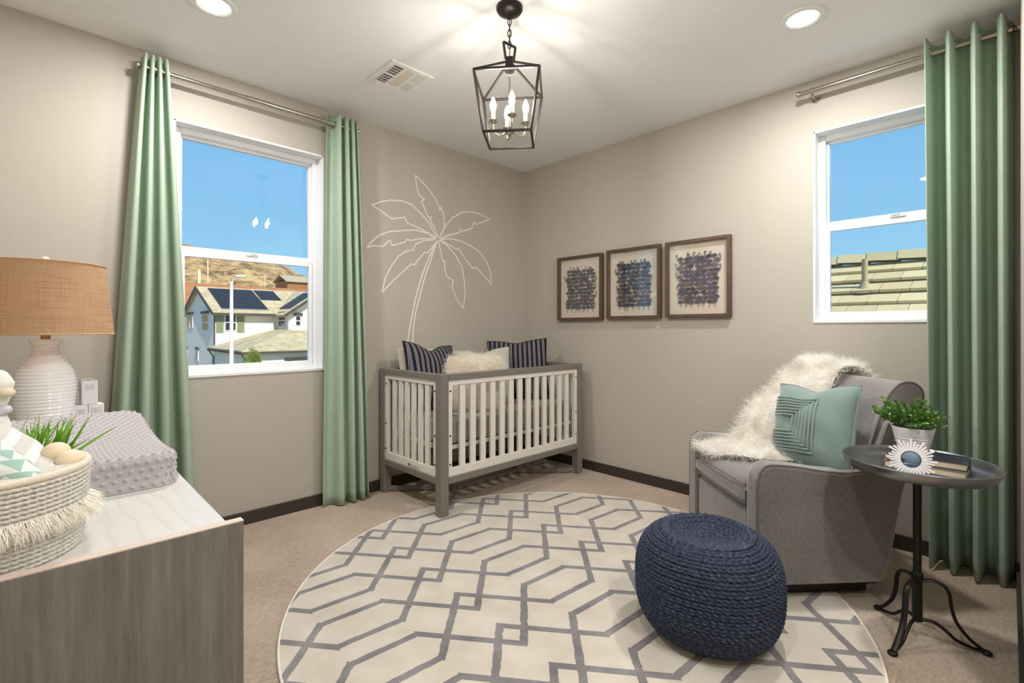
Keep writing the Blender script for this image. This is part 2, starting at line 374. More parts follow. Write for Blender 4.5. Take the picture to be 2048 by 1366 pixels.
LEAVES = [
 [(600, 530), (580, 470), (548, 410), (555, 392), (532, 388), (505, 320), (488, 285), (507, 268), (470, 235), (455, 180), (447, 105), (500, 155), (545, 210), (590, 275), (615, 342), (622, 320), (640, 380), (645, 430), (640, 480), (610, 535)],
 [(590, 525), (540, 430), (480, 360), (420, 305), (360, 280), (280, 275), (210, 285), (150, 308), (200, 340), (285, 402), (375, 392), (390, 430), (460, 460), (530, 495), (585, 530)],
 [(585, 535), (530, 500), (450, 480), (360, 483), (270, 490), (200, 515), (150, 555), (117, 600), (160, 585), (225, 592), (275, 548), (288, 585), (375, 562), (392, 540), (410, 552), (480, 538), (585, 538)],
 [(580, 545), (500, 552), (450, 575), (430, 615), (375, 628), (330, 660), (280, 730), (240, 810), (220, 905), (300, 820), (420, 710), (440, 718), (510, 630), (530, 635), (590, 560)],
 [(610, 530), (650, 455), (700, 395), (760, 360), (810, 352), (880, 365), (953, 405), (860, 440), (845, 425), (835, 465), (760, 492), (755, 470), (745, 498), (690, 510), (620, 535)],
 [(615, 540), (690, 538), (760, 555), (830, 590), (890, 635), (935, 700), (960, 770), (968, 850), (910, 785), (862, 733), (838, 740), (790, 680), (740, 600), (728, 612), (670, 575), (615, 545)],
 [(605, 550), (620, 630), (635, 695), (650, 690), (645, 730), (660, 795), (705, 825), (697, 870), (730, 950), (773, 1015), (785, 930), (782, 830), (765, 730), (720, 650), (660, 580), (612, 548)]]
def sharp_path(l):
    out = []
    for i in range(len(l) - 1):
        out.append(l[i])
    return out + [l[-1]]
for lf in LEAVES:
    P = np.array(pz(lf)); P[:, 1] = -0.0012
    m = MB()
    for a, b in zip(P[:-1], P[1:]): m.tube([a, b], 0.0054, 6).ball(b, 0.0054, 6, 4)
    obj('leaf_outline', m.xf(FLAT), pal_m, palm, smooth=True)

# ------------------------------------------------------------------ framed flamingo pictures
frame_m = None
def woodmat(name, c1, c2, scale=(1, 14, 1), s=9, rough=0.45, bump=0.1, thr=(0.35, 0.7)):
    k = N(name); c = k.mapping(k.coord(), scale); f = k.noise(c, s, 5, 0.6); g = k.noise(c, s * 6, 3, 0.6)
    h = k.math('ADD', k.math('MULTIPLY', f, 0.7), k.math('MULTIPLY', g, 0.3))
    return k.bsdf(k.ramp(h, [(thr[0], srgb(*c1)), (thr[1], srgb(*c2))]), rough, bump=h, bstr=bump, bdist=0.002)
frame_m = woodmat('walnut_frame', (74, 54, 38), (108, 82, 60), (14, 1, 1), 12)
mat_m = M('cream_mat', (222, 212, 196), 0.8); pglass = Mglass('picture_glass', (1, 1, 1), 1.5, 1.5)
def flam_mat():
    k = N('paper_bird'); r = k.n('ObjectInfo').outputs['Random']
    col = k.ramp(r, [(0.0, srgb(50, 50, 80)), (0.3, srgb(92, 88, 112)), (0.55, srgb(64, 58, 66)), (0.8, srgb(104, 86, 90)), (1.0, srgb(52, 80, 98))])
    return k.bsdf(col, 0.8)
flm = flam_mat()
def flamingo_mesh():
    m = MB(); t = 0.0012
    a = np.linspace(0, 2 * pi, 12, endpoint=False)
    body = [(0.0195 * cos(q) + 0.002, (0.0165 if sin(q) > 0 else 0.006) * sin(q) - 0.003 - 0.002 * cos(q)) for q in a]
    m.prism([(y, z) for y, z in body], 0, -t, 0)
    nk = smoothpath([(0.018, 0.003), (0.026, 0.010), (0.022, 0.018), (0.017, 0.024), (0.022, 0.030), (0.027, 0.026), (0.026, 0.021)], 4)
    m.tube([(-t / 2, y, z) for y, z in nk], 0.0019, 5)
    for y in (0.0, 0.005): m.tube([(-t / 2, y, -0.008), (-t / 2, y + 0.002, -0.02), (-t / 2, y - 0.002, -0.034)], 0.0009, 4)
    return m.mesh('paper_flamingo', True)
flam = flamingo_mesh(); flam.materials.append(flm)
def picture(y0, y1, z0, z1, label, seed, tone):
    rr = random.Random(seed); cy, cz = (y0 + y1) / 2, z0
    t = thing('framed_picture', label, 'picture', (0, cy, cz), group=None)
    d, bw = 0.04, 0.024; f = MB()
    f.box(-d, -0.001, y0, y0 + bw, z0, z1).box(-d, -0.001, y1 - bw, y1, z0, z1).box(-d, -0.001, y0 + bw, y1 - bw, z0, z0 + bw).box(-d, -0.001, y0 + bw, y1 - bw, z1 - bw, z1)
    obj('frame', f, frame_m, t, bevel=0.002, fixn=False)
    obj('backing_board', MB().box(-0.008, -0.002, y0 + bw, y1 - bw, z0 + bw, z1 - bw), mat_m, t)
    obj('glass', MB().box(-0.034, -0.032, y0 + bw, y1 - bw, z0 + bw, z1 - bw), pglass, t)
    W_, H_ = y1 - y0, z1 - z0; rows, cols = 11, 7
    for i in range(rows):
        for j in range(cols):
            yy = y1 - bw - 0.085 - (j + 0.5 * (i % 2) * 0.6) * (W_ - 0.225) / (cols - 1) + rr.uniform(-.004, .004)
            zz = z1 - 0.135 - i * (H_ - 0.245) / (rows - 1) + rr.uniform(-.004, .004)
            o = bpy.data.objects.new('paper_flamingo', flam); COL.objects.link(o); o.parent = t
            o.location = (-0.012 - 0.0015 * ((i * cols + j) % 5), yy - cy, zz - cz); o.rotation_euler = (rr.uniform(-.25, .25), 0, pi if rr.random() < 0.45 else 0)
            s = rr.uniform(1.05, 1.35); o.scale = (1, s, s)
picture(-0.938, -0.455, 1.287, 1.850, 'walnut framed picture of paper flamingos hanging nearest the corner above the crib end', 1, 0)
picture(-1.468, -0.985, 1.292, 1.858, 'walnut framed picture of paper flamingos in the middle, its glass reflecting the window', 2, 1)
picture(-1.990, -1.510, 1.295, 1.858, 'walnut framed picture of blue paper flamingos hanging nearest the armchair', 3, 2)

# ------------------------------------------------------------------ ceiling vent
vent_w = M('vent_white', (232, 233, 230), 0.45); vent_d = M('duct_dark', (60, 58, 50), 0.8)
VX0, VX1, VY0, VY1 = -1.966, -1.680, -0.876, -0.579
v = thing('ceiling_vent', 'white square air vent with dark slots in the ceiling', 'air vent', ((VX0 + VX1) / 2, (VY0 + VY1) / 2, H))
m = MB(); zf0, zf1 = H - 0.010, H; ix0, ix1, iy0, iy1 = VX0 + 0.035, VX1 - 0.035, VY0 + 0.035, VY1 - 0.035
m.box(VX0, ix0, VY0, VY1, zf0, zf1).box(ix1, VX1, VY0, VY1, zf0, zf1).box(ix0, ix1, VY0, iy0, zf0, zf1).box(ix0, ix1, iy1, VY1, zf0, zf1)
obj('face_plate', m, vent_w, v, bevel=0.003, fixn=False)
obj('duct_opening', MB().box(ix0, ix1, iy0, iy1, H - 0.0025, H - 0.001), vent_d, v)
third = (ix1 - ix0) / 3
for k in (1, 2): obj('divider', MB().box(ix0 + k * third - 0.006, ix0 + k * third + 0.006, iy0, iy1, H - 0.010, H - 0.002), vent_w, v)
beige_slat = M('vent_louver', (205, 196, 180), 0.5)
for k in range(18):
    y = iy0 + 0.006 + k * (iy1 - iy0 - 0.012) / 17
    obj('louver', MB().bar((ix0 + third + 0.006, y, H - 0.007), (ix0 + 2 * third - 0.006, y, H - 0.007), 0.0065, 0.0012, up=(0, 0.6, 0.8)), beige_slat, v)
ym = (iy0 + iy1) / 2
for side, (xa, xb) in enumerate(((ix0, ix0 + third - 0.006), (ix0 + 2 * third + 0.006, ix1))):
    obj('divider', MB().box(xa, xb, ym - 0.008, ym + 0.008, H - 0.010, H - 0.002), vent_w, v)
    for k in range(5):
        x = xa + 0.006 + k * (xb - xa - 0.012) / 4
        for (ya, yb) in ((iy0, ym - 0.008), (ym + 0.008, iy1)):
            obj('louver', MB().bar((x, ya, H - 0.007), (x, yb, H - 0.007), 0.010, 0.0012, up=((0.75 if side else -0.55), 0, 0.7)), vent_w, v)
    if side == 0:
        for k in range(1, 4):
            for (ya, yb) in ((iy0, ym - 0.008), (ym + 0.008, iy1)):
                y = ya + k * (yb - ya) / 4; obj('cross_bar', MB().box(xa, xb, y - 0.002, y + 0.002, H - 0.0095, H - 0.006), vent_w, v)

# ------------------------------------------------------------------ recessed lights (each carries its own lamp)
lens_m = Memit('light_lens', (1.0, 0.95, 0.88), 6.0)
def downlight(x, y, label, power, grp='recessed ceiling lights'):
    t = thing('recessed_light', label, 'ceiling light', (x, y, H), group=grp)
    obj('trim_ring', MB().lathe([(0.066, H - 0.004), (0.072, H - 0.011), (0.095, H - 0.009), (0.100, H - 0.001), (0.066, H - 0.001), (0.066, H - 0.004)], 40, (x, y, 0)), vent_w, t, smooth=True)
    obj('lens', MB().lathe([(0.0, H - 0.006), (0.067, H - 0.006), (0.067, H - 0.002), (0.0, H - 0.002)], 32, (x, y, 0)), lens_m, t)
    ld = bpy.data.lights.new('downlight', 'AREA'); ld.shape = 'DISK'; ld.size = 0.13; ld.energy = power; ld.color = (1.0, 0.985, 0.96)
    lo = bpy.data.objects.new('downlight', ld); COL.objects.link(lo); lo.parent = t; lo.location = (0, 0, -0.012)
DL = 25.0
downlight(-0.72, -2.606, 'round recessed ceiling light above the tiled-roof window and armchair', DL)
downlight(-2.808, -0.70, 'round recessed ceiling light above the window beside the dresser', DL)
downlight(-2.75, -2.75, 'unseen recessed ceiling light added over the open end of the room', DL * 0.5)  # out of view, included for the light it gives
downlight(-2.6, -4.1, 'unseen recessed fill light added over the doorway end of the room', DL * 0.68)  # unseen lamp behind the camera, added as soft fill
downlight(-2.15, -3.75, 'unseen recessed fill light added just behind the return wall', DL * 0.68)  # second unseen lamp at the rear, added to lift the ambient light

# ------------------------------------------------------------------ lantern pendant
black = M('oil_rubbed_bronze', (46, 40, 36), 0.4, 0.6); chrome = M('polished_nickel', (200, 190, 176), 0.12, 1.0)
LX, LY = -1.799, -1.655; LA = ANG + radians(-5.5)
pen = thing('lantern_pendant', 'black open-cage lantern pendant with four candle bulbs hanging from the ceiling', 'pendant light', (LX, LY, H), 0)
lf = np.array([cos(LA), sin(LA), 0]); lr = np.array([sin(LA), -cos(LA), 0]); L0 = np.array([LX, LY, 0])
def LP(r_, f_, z): return L0 + r_ * lr + f_ * lf + np.array([0, 0, z])
obj('canopy', MB().lathe([(0.062, H - 0.001), (0.063, H - 0.012), (0.055, H - 0.024), (0.03, H - 0.035), (0.008, H - 0.038), (0.006, H - 0.055), (0, H - 0.056)], 32, (LX, LY, 0)), black, pen, smooth=True)
zc = H - 0.052
for k in range(5):
    ringp = []
    for th in np.linspace(0, 2 * pi, 16, endpoint=False):
        q = (0.0085 * cos(th), 0.0185 * sin(th)); ax_ = lr if k % 2 == 0 else lf
        ringp.append(L0 + ax_ * q[0] + np.array([0, 0, zc - 0.0165 - k * 0.0275 + q[1]]))
    obj('chain_link', MB().tube(ringp, 0.0022, 6, closed=True), black, pen, smooth=True)
obj('cord', MB().tube([(LX, LY, H - 0.05), (LX + 0.003, LY, 2.62), (LX, LY, 2.49)], 0.0018, 6), black, pen)
zt, zb_, st, sb = 2.376, 2.112, 0.148, 0.1085
hz = 2.487; hb = MB()
hw = 0.045
for (a, b) in (((-0.017, hz), (-0.026, 2.563)), ((-0.026, 2.563), (0.026, 2.563)), ((0.026, 2.563), (0.017, hz))):
    obj('handle_bar', MB().bar(LP(a[0] * 0.4, a[0], a[1]) if False else LP(a[0], a[0] * 1.0, a[1]), LP(b[0], b[0] * 1.0, b[1]), 0.009, 0.009), black, pen, bevel=0.001)
obj('hub', MB().bar(LP(0, 0, 2.445), LP(0, 0, 2.50), 0.036, 0.036, up=tuple(lf)), black, pen, bevel=0.002)
obj('hub_cup', MB().lathe([(0, 2.436), (0.024, 2.436), (0.026, 2.45), (0.0, 2.452)], 24, (LX, LY, 0)), black, pen, smooth=True)
crn = [(-1, -1), (1, -1), (1, 1), (-1, 1)]
for i, (a, b) in enumerate(crn):
    c, d = crn[(i + 1) % 4]
    obj('cage_bar', MB().bar(LP(a * st, b * st, zt), LP(c * st, d * st, zt), 0.010, 0.010), black, pen, bevel=0.001)
    obj('cage_bar', MB().bar(LP(a * sb, b * sb, zb_), LP(c * sb, d * sb, zb_), 0.010, 0.010), black, pen, bevel=0.001)
    obj('cage_bar', MB().bar(LP(a * st, b * st, zt), LP(a * sb, b * sb, zb_), 0.010, 0.010), black, pen, bevel=0.001)
    obj('cage_bar', MB().bar(LP(a * st, b * st, zt), LP(a * 0.014, b * 0.014, 2.475), 0.009, 0.009), black, pen, bevel=0.001)
obj('stem', MB().tube([(LX, LY, 2.44), (LX, LY, 2.15)], 0.0048, 10).lathe([(0.0048, 2.418), (0.009, 2.414), (0.0048, 2.41)], 12, (LX, LY, 0)), chrome, pen, smooth=True)
obj('stem_hub', MB().lathe([(0, 2.112), (0.006, 2.114), (0.010, 2.124), (0.005, 2.132), (0.016, 2.138), (0.024, 2.146), (0.022, 2.156), (0.008, 2.162), (0.0, 2.163)], 24, (LX, LY, 0)), chrome, pen, smooth=True)
bulb_m = Memit('candle_bulb_glow', (1.0, 0.935, 0.84), 330.0)
ivory = M('candle_sleeve', (235, 228, 214), 0.5)
for k in range(4):
    a = radians(14) + k * pi / 2; cx, cy = LP(0.078 * sin(a), -0.078 * cos(a), 0)[:2]
    dx, dy = (cx - LX), (cy - LY)
    arm = smoothpath([(LX + dx * 0.2, LY + dy * 0.2, 2.146), (LX + dx * 0.55, LY + dy * 0.55, 2.128), (LX + dx * 0.92, LY + dy * 0.92, 2.142), (cx, cy, 2.186)], 6)
    obj('arm', MB().tube(arm, 0.0034, 8), chrome, pen, smooth=True)
    obj('drip_cup', MB().lathe([(0.004, 2.180), (0.010, 2.184), (0.022, 2.192), (0.0235, 2.196), (0.010, 2.195), (0.008, 2.200), (0, 2.200)], 24, (cx, cy, 0)), chrome, pen, smooth=True)
    obj('candle_sleeve', MB().lathe([(0.0095, 2.196), (0.0095, 2.236), (0.007, 2.238), (0, 2.238)], 16, (cx, cy, 0)), ivory, pen, smooth=True)
    obj('bulb', MB().lathe([(0.0, 2.238), (0.007, 2.238), (0.012, 2.250), (0.0148, 2.263), (0.0135, 2.278), (0.008, 2.295), (0.003, 2.306), (0.0, 2.309)], 12, (cx, cy, 0)), bulb_m, pen, smooth=True)

# ================================================================== CRIB
grey_p = M('crib_grey', (122, 116, 110), 0.45); crib_w = M('crib_white', (226, 221, 212), 0.45)
KX0, KX1, KY0, KY1 = -1.575, -0.115, -0.800, -0.030; pw = 0.062
crib = thing('baby_crib', 'grey framed baby crib with white slatted sides standing in the corner', 'crib', ((KX0 + KX1) / 2, (KY0 + KY1) / 2, 0))
for (x, y) in ((KX0, KY0), (KX1 - pw, KY0), (KX0, KY1 - pw), (KX1 - pw, KY1 - pw)):
    obj('leg', MB().box(x, x + pw, y, y + pw, 0.0125 if (x == KX0 and y == KY0) else 0, 0.922), grey_p, crib, bevel=0.003)
ZR = (0.214, 0.256, 0.309, 0.846, 0.882, 0.920)
scr_m = M('screw_black', (30, 28, 28), 0.4, 0.5)
slat_x = MB().box(-0.0225, 0.0225, -0.008, 0.008, 0, ZR[3] - ZR[2]).mesh('slat'); slat_x.materials.append(crib_w)
slat_y = MB().box(-0.008, 0.008, -0.0225, 0.0225, 0, ZR[3] - ZR[2]).mesh('slat'); slat_y.materials.append(crib_w)
cl = crib.location
def cside(a0, a1, c, axis, n):
    bx = (lambda p0, p1, h, q0, q1: MB().box(p0, p1, c - h, c + h, q0, q1)) if axis == 0 else (lambda p0, p1, h, q0, q1: MB().box(c - h, c + h, p0, p1, q0, q1))
    obj('top_rail', bx(a0, a1, 0.027, ZR[4], ZR[5]), grey_p, crib, bevel=0.003); obj('bottom_rail', bx(a0, a1, 0.024, ZR[0], ZR[1]), grey_p, crib, bevel=0.003)
    obj('upper_panel_rail', bx(a0, a1, 0.014, ZR[3], ZR[4]), crib_w, crib, bevel=0.002); obj('lower_panel_rail', bx(a0, a1, 0.014, ZR[1], ZR[2]), crib_w, crib, bevel=0.002)
    sw = 0.034
    for p in (a0, a1 - sw):
        st_ = obj('stile', bx(p, p + sw, 0.014, ZR[2], ZR[3]), crib_w, crib, bevel=0.002)
        for zz in (0.335, 0.52, 0.81):
            q = p + sw / 2; s_ = 0.0145
            pts = [(q, c - s_, zz), (q, c - s_ - 0.003, zz)] if axis == 0 else [(c - s_, q, zz), (c - s_ - 0.003, q, zz)]
            obj('screw', MB().tube(pts, 0.006, 8), scr_m, st_)
    for k in range(n):
        q = a0 + sw + (a1 - a0 - 2 * sw) * (k + 1) / (n + 1)
        o = bpy.data.objects.new('slat', slat_x if axis == 0 else slat_y); COL.objects.link(o); o.parent = crib
        o.location = (q - cl.x, c - cl.y, ZR[2]) if axis == 0 else (c - cl.x, q - cl.y, ZR[2])
for c in (KY0 + pw / 2 - 0.008, KY1 - pw / 2): cside(KX0 + pw, KX1 - pw, c, 0, 13)
for c in (KX0 + pw / 2 - 0.008, KX1 - pw / 2): cside(KY0 + pw, KY1 - pw, c, 1, 6)
# warning label with tiny print on the end rail
lab_m = None
k = N('fine_print'); c_ = k.mapping(k.coord(), (1, 1, 1)); g = k.noise(k.mapping(k.coord(), (1, 380, 1)), 3, 2); ln = k.math('GREATER_THAN', k.math('SINE', k.math('MULTIPLY', k.n('SeparateXYZ', in_={0: k.coord()}).outputs[2], 1100.0)), 0.1)
lab_m = k.bsdf(k.mix(k.math('MULTIPLY', ln, 0.55), srgb(215, 212, 206), srgb(60, 60, 62)), 0.6)
xe = KX0 + pw / 2 - 0.008 - 0.0145
obj('warning_label', MB().box(xe - 0.0006, xe, -0.545, -0.40, 0.262, 0.284), lab_m, crib); obj('label_heading', MB().box(xe - 0.0012, xe - 0.0006, -0.43, -0.405, 0.274, 0.283), scr_m, crib)
# low stretchers: arms from the legs meeting a long middle bar
mx0, mx1, my = KX0 + 0.43, KX1 - 0.43, (KY0 + KY1) / 2
for (x, y, mx) in ((KX0 + pw / 2, KY0 + pw / 2, mx0), (KX0 + pw / 2, KY1 - pw / 2, mx0), (KX1 - pw / 2, KY0 + pw / 2, mx1), (KX1 - pw / 2, KY1 - pw / 2, mx1)):
    obj('stretcher', MB().bar((x, y, 0.024), (mx, my, 0.024), 0.022, 0.036), grey_p, crib, bevel=0.002)
obj('stretcher', MB().bar((mx0, my, 0.024), (mx1, my, 0.024), 0.022, 0.036), grey_p, crib, bevel=0.002)
obj('mattress_support', MB().box(KX0 + 0.07, KX1 - 0.07, KY0 + 0.065, KY0 + 0.085, 0.415, 0.44).box(KX0 + 0.07, KX1 - 0.07, KY1 - 0.085, KY1 - 0.065, 0.415, 0.44)
    .box(KX0 + 0.07, KX0 + 0.09, KY0 + 0.085, KY1 - 0.085, 0.415, 0.44).box(KX1 - 0.09, KX1 - 0.07, KY0 + 0.085, KY1 - 0.085, 0.415, 0.44).box(KX0 + 0.09, KX1 - 0.09, KY0 + 0.085, KY1 - 0.085, 0.43, 0.437), crib_w, crib, fixn=False)
sheet = Mfab('grey_sheet', (160, 152, 144), 0.85, 300, 0.06, 0.1, 0.15)
mat_o = thing('crib_mattress', 'crib mattress in a pale grey fitted sheet inside the crib', 'mattress', ((KX0 + KX1) / 2, (KY0 + KY1) / 2, 0.44))
obj('mattress_body', MB().box(KX0 + 0.085, KX1 - 0.085, KY0 + 0.075, KY1 - 0.075, 0.441, 0.612), sheet, mat_o, bevel=0.03, bseg=5, smooth=60)
obj('sheet_hem', MB().tube([(KX0 + 0.1, KY0 + 0.0745, 0.456), (KX1 - 0.1, KY0 + 0.0745, 0.456)], 0.004, 6), sheet, mat_o)

# ------------------------------------------------------------------ pillows
def pillow_mesh(w_, h_, t_, n=28, pinch=0.055, fold=0.0, seed=0, ear=0.0):
    rr = np.random.default_rng(seed); u = np.linspace(-1, 1, n); U, V = np.meshgrid(u, u, indexing='ij')
    X = U * w_ / 2 * (1 - pinch * (1 - V ** 2) * 0 - pinch * (np.cos(pi * V / 2)) ** 1.0 * np.abs(U) ** 3)
    Y = V * h_ / 2 * (1 - pinch * (np.cos(pi * U / 2)) * np.abs(V) ** 3)
    T = t_ / 2 * ((1 - np.abs(U) ** 2.6) ** 0.62) * ((1 - np.abs(V) ** 2.6) ** 0.62)
    wr = 0.006 * np.sin(7 * U + 3 * V + seed) * np.sin(5 * V - 2 * U) * (T / (t_ / 2))
    Y = Y - fold * np.exp(-(U / 0.35) ** 2) * np.clip(V, 0, 1) ** 2
    m = MB(); m.grid(np.stack([X, Y, T + wr], -1)); m.grid(np.stack([X, Y, -T + wr], -1)[:, ::-1]); return m
def orient(center, normal, roll=0.0, up=(0, 0, 1)):
    z = np.array(normal, float); z /= np.linalg.norm(z); u = np.array(up, float); x = np.cross(u, z); x /= np.linalg.norm(x); y = np.cross(z, x)
    x2 = cos(roll) * x + sin(roll) * y; y2 = -sin(roll) * x + cos(roll) * y
    Mx = np.eye(4); Mx[:3, 0], Mx[:3, 1], Mx[:3, 2], Mx[:3, 3] = x2, y2, z, center; return Mx
def edge_piping(w_, h_, pinch, r, n=24, fold=0.0):
    pts = []
    for s_, fixed in (('b', -1), ('r', 1), ('t', 1), ('l', -1)):
        for q in np.linspace(-1, 1, n, endpoint=False):
            U, V = {'b': (q, -1), 'r': (1, q), 't': (-q, 1), 'l': (-1, -q)}[s_]
            X = U * w_ / 2 * (1 - pinch * cos(pi * V / 2) * abs(U) ** 3); Y = V * h_ / 2 * (1 - pinch * cos(pi * U / 2) * abs(V) ** 3)
            Y -= fold * math.exp(-(U / 0.35) ** 2) * max(V, 0) ** 2; pts.append((X, Y, 0))
    return MB().tube(pts, r, 6, closed=True)
def local_obj(name, mb, mat, Mx, label=None, cat=None, group=None, smooth=60):
    o = obj(name, mb, mat, None, smooth=smooth, world=False); o.matrix_world = Matrix(Mx.tolist()); INV[o.name] = np.eye(4)
    if label: tag(o, label, cat, group)
    return o
def stripe_mat():
    k = N('navy_stripe'); s = k.n('SeparateXYZ', in_={0: k.coord()}); x = k.math('MULTIPLY', s.outputs[0], 1 / 0.040)
    fr = k.math('FRACT', k.math('ADD', x, 50.0)); weave = k.noise(k.coord(), 420, 2, 0.6)
    col = k.ramp(fr, [(0.0, srgb(28, 28, 36)), (0.44, srgb(30, 30, 40)), (0.45, srgb(150, 146, 148)), (0.52, srgb(150, 146, 148)), (0.53, srgb(84, 82, 92)), (0.64, srgb(84, 82, 92)), (0.65, srgb(158, 154, 154)), (0.71, srgb(158, 154, 154)), (0.72, srgb(84, 82, 92)), (0.84, srgb(84, 82, 92)), (0.85, srgb(150, 146, 148)), (0.92, srgb(150, 146, 148)), (0.93, srgb(28, 28, 36)), (1.0, srgb(28, 28, 36))])
    for nd in k.t.nodes:
        if nd.type == 'VALTORGB' : nd.color_ramp.interpolation = 'CONSTANT'
    col = k.mix(k.math('MULTIPLY', weave, 0.35), col, srgb(40, 40, 48))
    return k.bsdf(col, 0.9, bump=weave, bstr=0.4, bdist=0.002, spec=0.2)
stripe = stripe_mat(); navy_f = M('navy_edge', (34, 34, 42), 0.9)
cream_f = Mfab('cream_linen', (205, 198, 184), 0.9, 300, 0.06); sage_f = Mfab('pale_sage_linen', (182, 182, 168), 0.9, 300, 0.06)
nb = np.array([0.05, -1.0, 0.30])
o = local_obj('throw_pillow', pillow_mesh(0.48, 0.50, 0.17, fold=0.045, seed=1), stripe, orient((-1.283, -0.290, 0.862), (0.12, -1.0, 0.32), radians(-6)), 'navy striped square pillow leaning on the crib rail under the palm trunk', 'pillow')
obj('welt', edge_piping(0.48, 0.50, 0.055, 0.004, fold=0.045), navy_f, o, world=False, smooth=True)
o = local_obj('throw_pillow', pillow_mesh(0.41, 0.45, 0.11, seed=2), cream_f, orient((-1.300, -0.175, 0.846), (0.12, -1.0, 0.22), radians(-3)), 'plain cream pillow mostly hidden behind the navy striped pillow under the palm', 'pillow')
obj('welt', edge_piping(0.41, 0.45, 0.055, 0.003), cream_f, o, world=False, smooth=True)
o = local_obj('throw_pillow', pillow_mesh(0.52, 0.52, 0.16, fold=0.02, seed=3), stripe, orient((-0.440, -0.355, 0.862), (-0.74, -0.68, 0.22), radians(3)), 'navy striped square pillow standing in the far corner of the crib', 'pillow')
obj('welt', edge_piping(0.52, 0.52, 0.055, 0.004, fold=0.02), navy_f, o, world=False, smooth=True)
o = local_obj('throw_pillow', pillow_mesh(0.46, 0.44, 0.14, fold=0.03, seed=4), sage_f, orient((-0.815, -0.330, 0.835), (-0.62, -0.80, 0.28), radians(4)), 'pale sage pillow behind the shaggy white pillow in the crib', 'pillow')
obj('welt', edge_piping(0.46, 0.44, 0.055, 0.003, fold=0.03), sage_f, o, world=False, smooth=True)

def fur(name, base_pts, base_nrm, bias, length, width, mat, parent, n, seg=3, curl=0.5, seed=0, grav=0.6, lenvar=0.5):
    """thin tapered hairs as one mesh; base_pts/base_nrm in the parent's frame"""
    rr = np.random.default_rng(seed); P = np.asarray(base_pts); Nn = np.asarray(base_nrm); k = len(P)
    L_ = length * (1 - lenvar / 2 + lenvar * rr.random(k))[:, None]
    d = Nn * (0.55 + 0.4 * rr.random((k, 1))) + np.asarray(bias) + curl * rr.normal(size=(k, 3)) * 0.55; d /= np.linalg.norm(d, axis=1)[:, None]
    g = np.array(parent['down'] if 'down' in parent else (0, 0, -1.0)) * grav
    sidev = np.cross(d, rr.normal(size=(k, 3))); sidev /= np.linalg.norm(sidev, axis=1)[:, None] + 1e-9
    rows = []; pos = P.copy(); dd = d.copy()
    for s_ in range(seg + 1):
        wd = width * (1 - s_ / seg) + width * 0.12
        rows.append(np.stack([pos - sidev * wd / 2, pos + sidev * wd / 2], 1))
        pos = pos + dd * L_ / seg; dd = dd + g * (0.5 / seg) * (s_ + 1); dd += rr.normal(size=(k, 3)) * 0.18 * curl; dd /= np.linalg.norm(dd, axis=1)[:, None]
    V = np.stack(rows, 1).reshape(-1, 3); nv = 2 * (seg + 1); base = (np.arange(k) * nv)[:, None]
    F = np.concatenate([base + np.array([2 * s_, 2 * s_ + 1, 2 * s_ + 3, 2 * s_ + 2]) for s_ in range(seg)]).reshape(-1, 4)
    me = bpy.data.meshes.new(name); me.from_pydata(V.tolist(), [], F.tolist()); me.materials.append(mat)
    me.polygons.foreach_set('use_smooth', [True] * len(me.polygons))
    o_ = bpy.data.objects.new(name, me); COL.objects.link(o_); o_.parent = parent; o_['kind'] = 'stuff'; return o_
def sample_grid(V, n, seed):
    rr = np.random.default_rng(seed); a, b = V.shape[:2]; i = rr.random(n) * (a - 1.001); j = rr.random(n) * (b - 1.001)
    i0, j0 = i.astype(int), j.astype(int); fi, fj = (i - i0)[:, None], (j - j0)[:, None]
    P = V[i0, j0] * (1 - fi) * (1 - fj) + V[i0 + 1, j0] * fi * (1 - fj) + V[i0, j0 + 1] * (1 - fi) * fj + V[i0 + 1, j0 + 1] * fi * fj
    Nn = np.cross(V[i0 + 1, j0] - V[i0, j0], V[i0, j0 + 1] - V[i0, j0]); Nn /= np.linalg.norm(Nn, axis=1)[:, None] + 1e-12; return P, Nn
def fur_mat(name, c1, c2, c3):
    k = N(name); f = k.noise(k.coord(), 9, 3, 0.6); col = k.ramp(f, [(0.33, srgb(*c3)), (0.45, srgb(*c2)), (0.62, srgb(*c1))])
    return k.bsdf(col, 0.6, spec=0.3, trans=(srgb(*c1), 0.25))
furw = fur_mat('shaggy_white_fur', (252, 249, 242), (246, 240, 228), (238, 228, 212))
fp = pillow_mesh(0.40, 0.39, 0.19, seed=5, pinch=-0.05)
o = local_obj('throw_pillow', fp, furw, orient((-1.075, -0.535, 0.815), (-0.62, -0.78, 0.30), 0), 'shaggy white faux fur pillow in the middle of the crib', 'pillow')
o['down'] = (0.0, -1.0, -0.1)
n_ = 28; V0 = fp.v[0].reshape(n_, n_, 3); V1 = fp.v[1].reshape(n_, n_, 3); P0, N0 = sample_grid(V0, 9000, 1); P1, N1 = sample_grid(V1, 2500, 2)
N0[:] = N0 * np.sign(N0[:, 2:3] + 1e-9); N1[:] = -N1 * np.sign(N1[:, 2:3] + 1e-9)
fur('fur_pile', np.vstack([P0, P1]), np.vstack([N0, N1]), (0, -0.35, 0), 0.058, 0.0017, furw, o, 11500, seed=3)

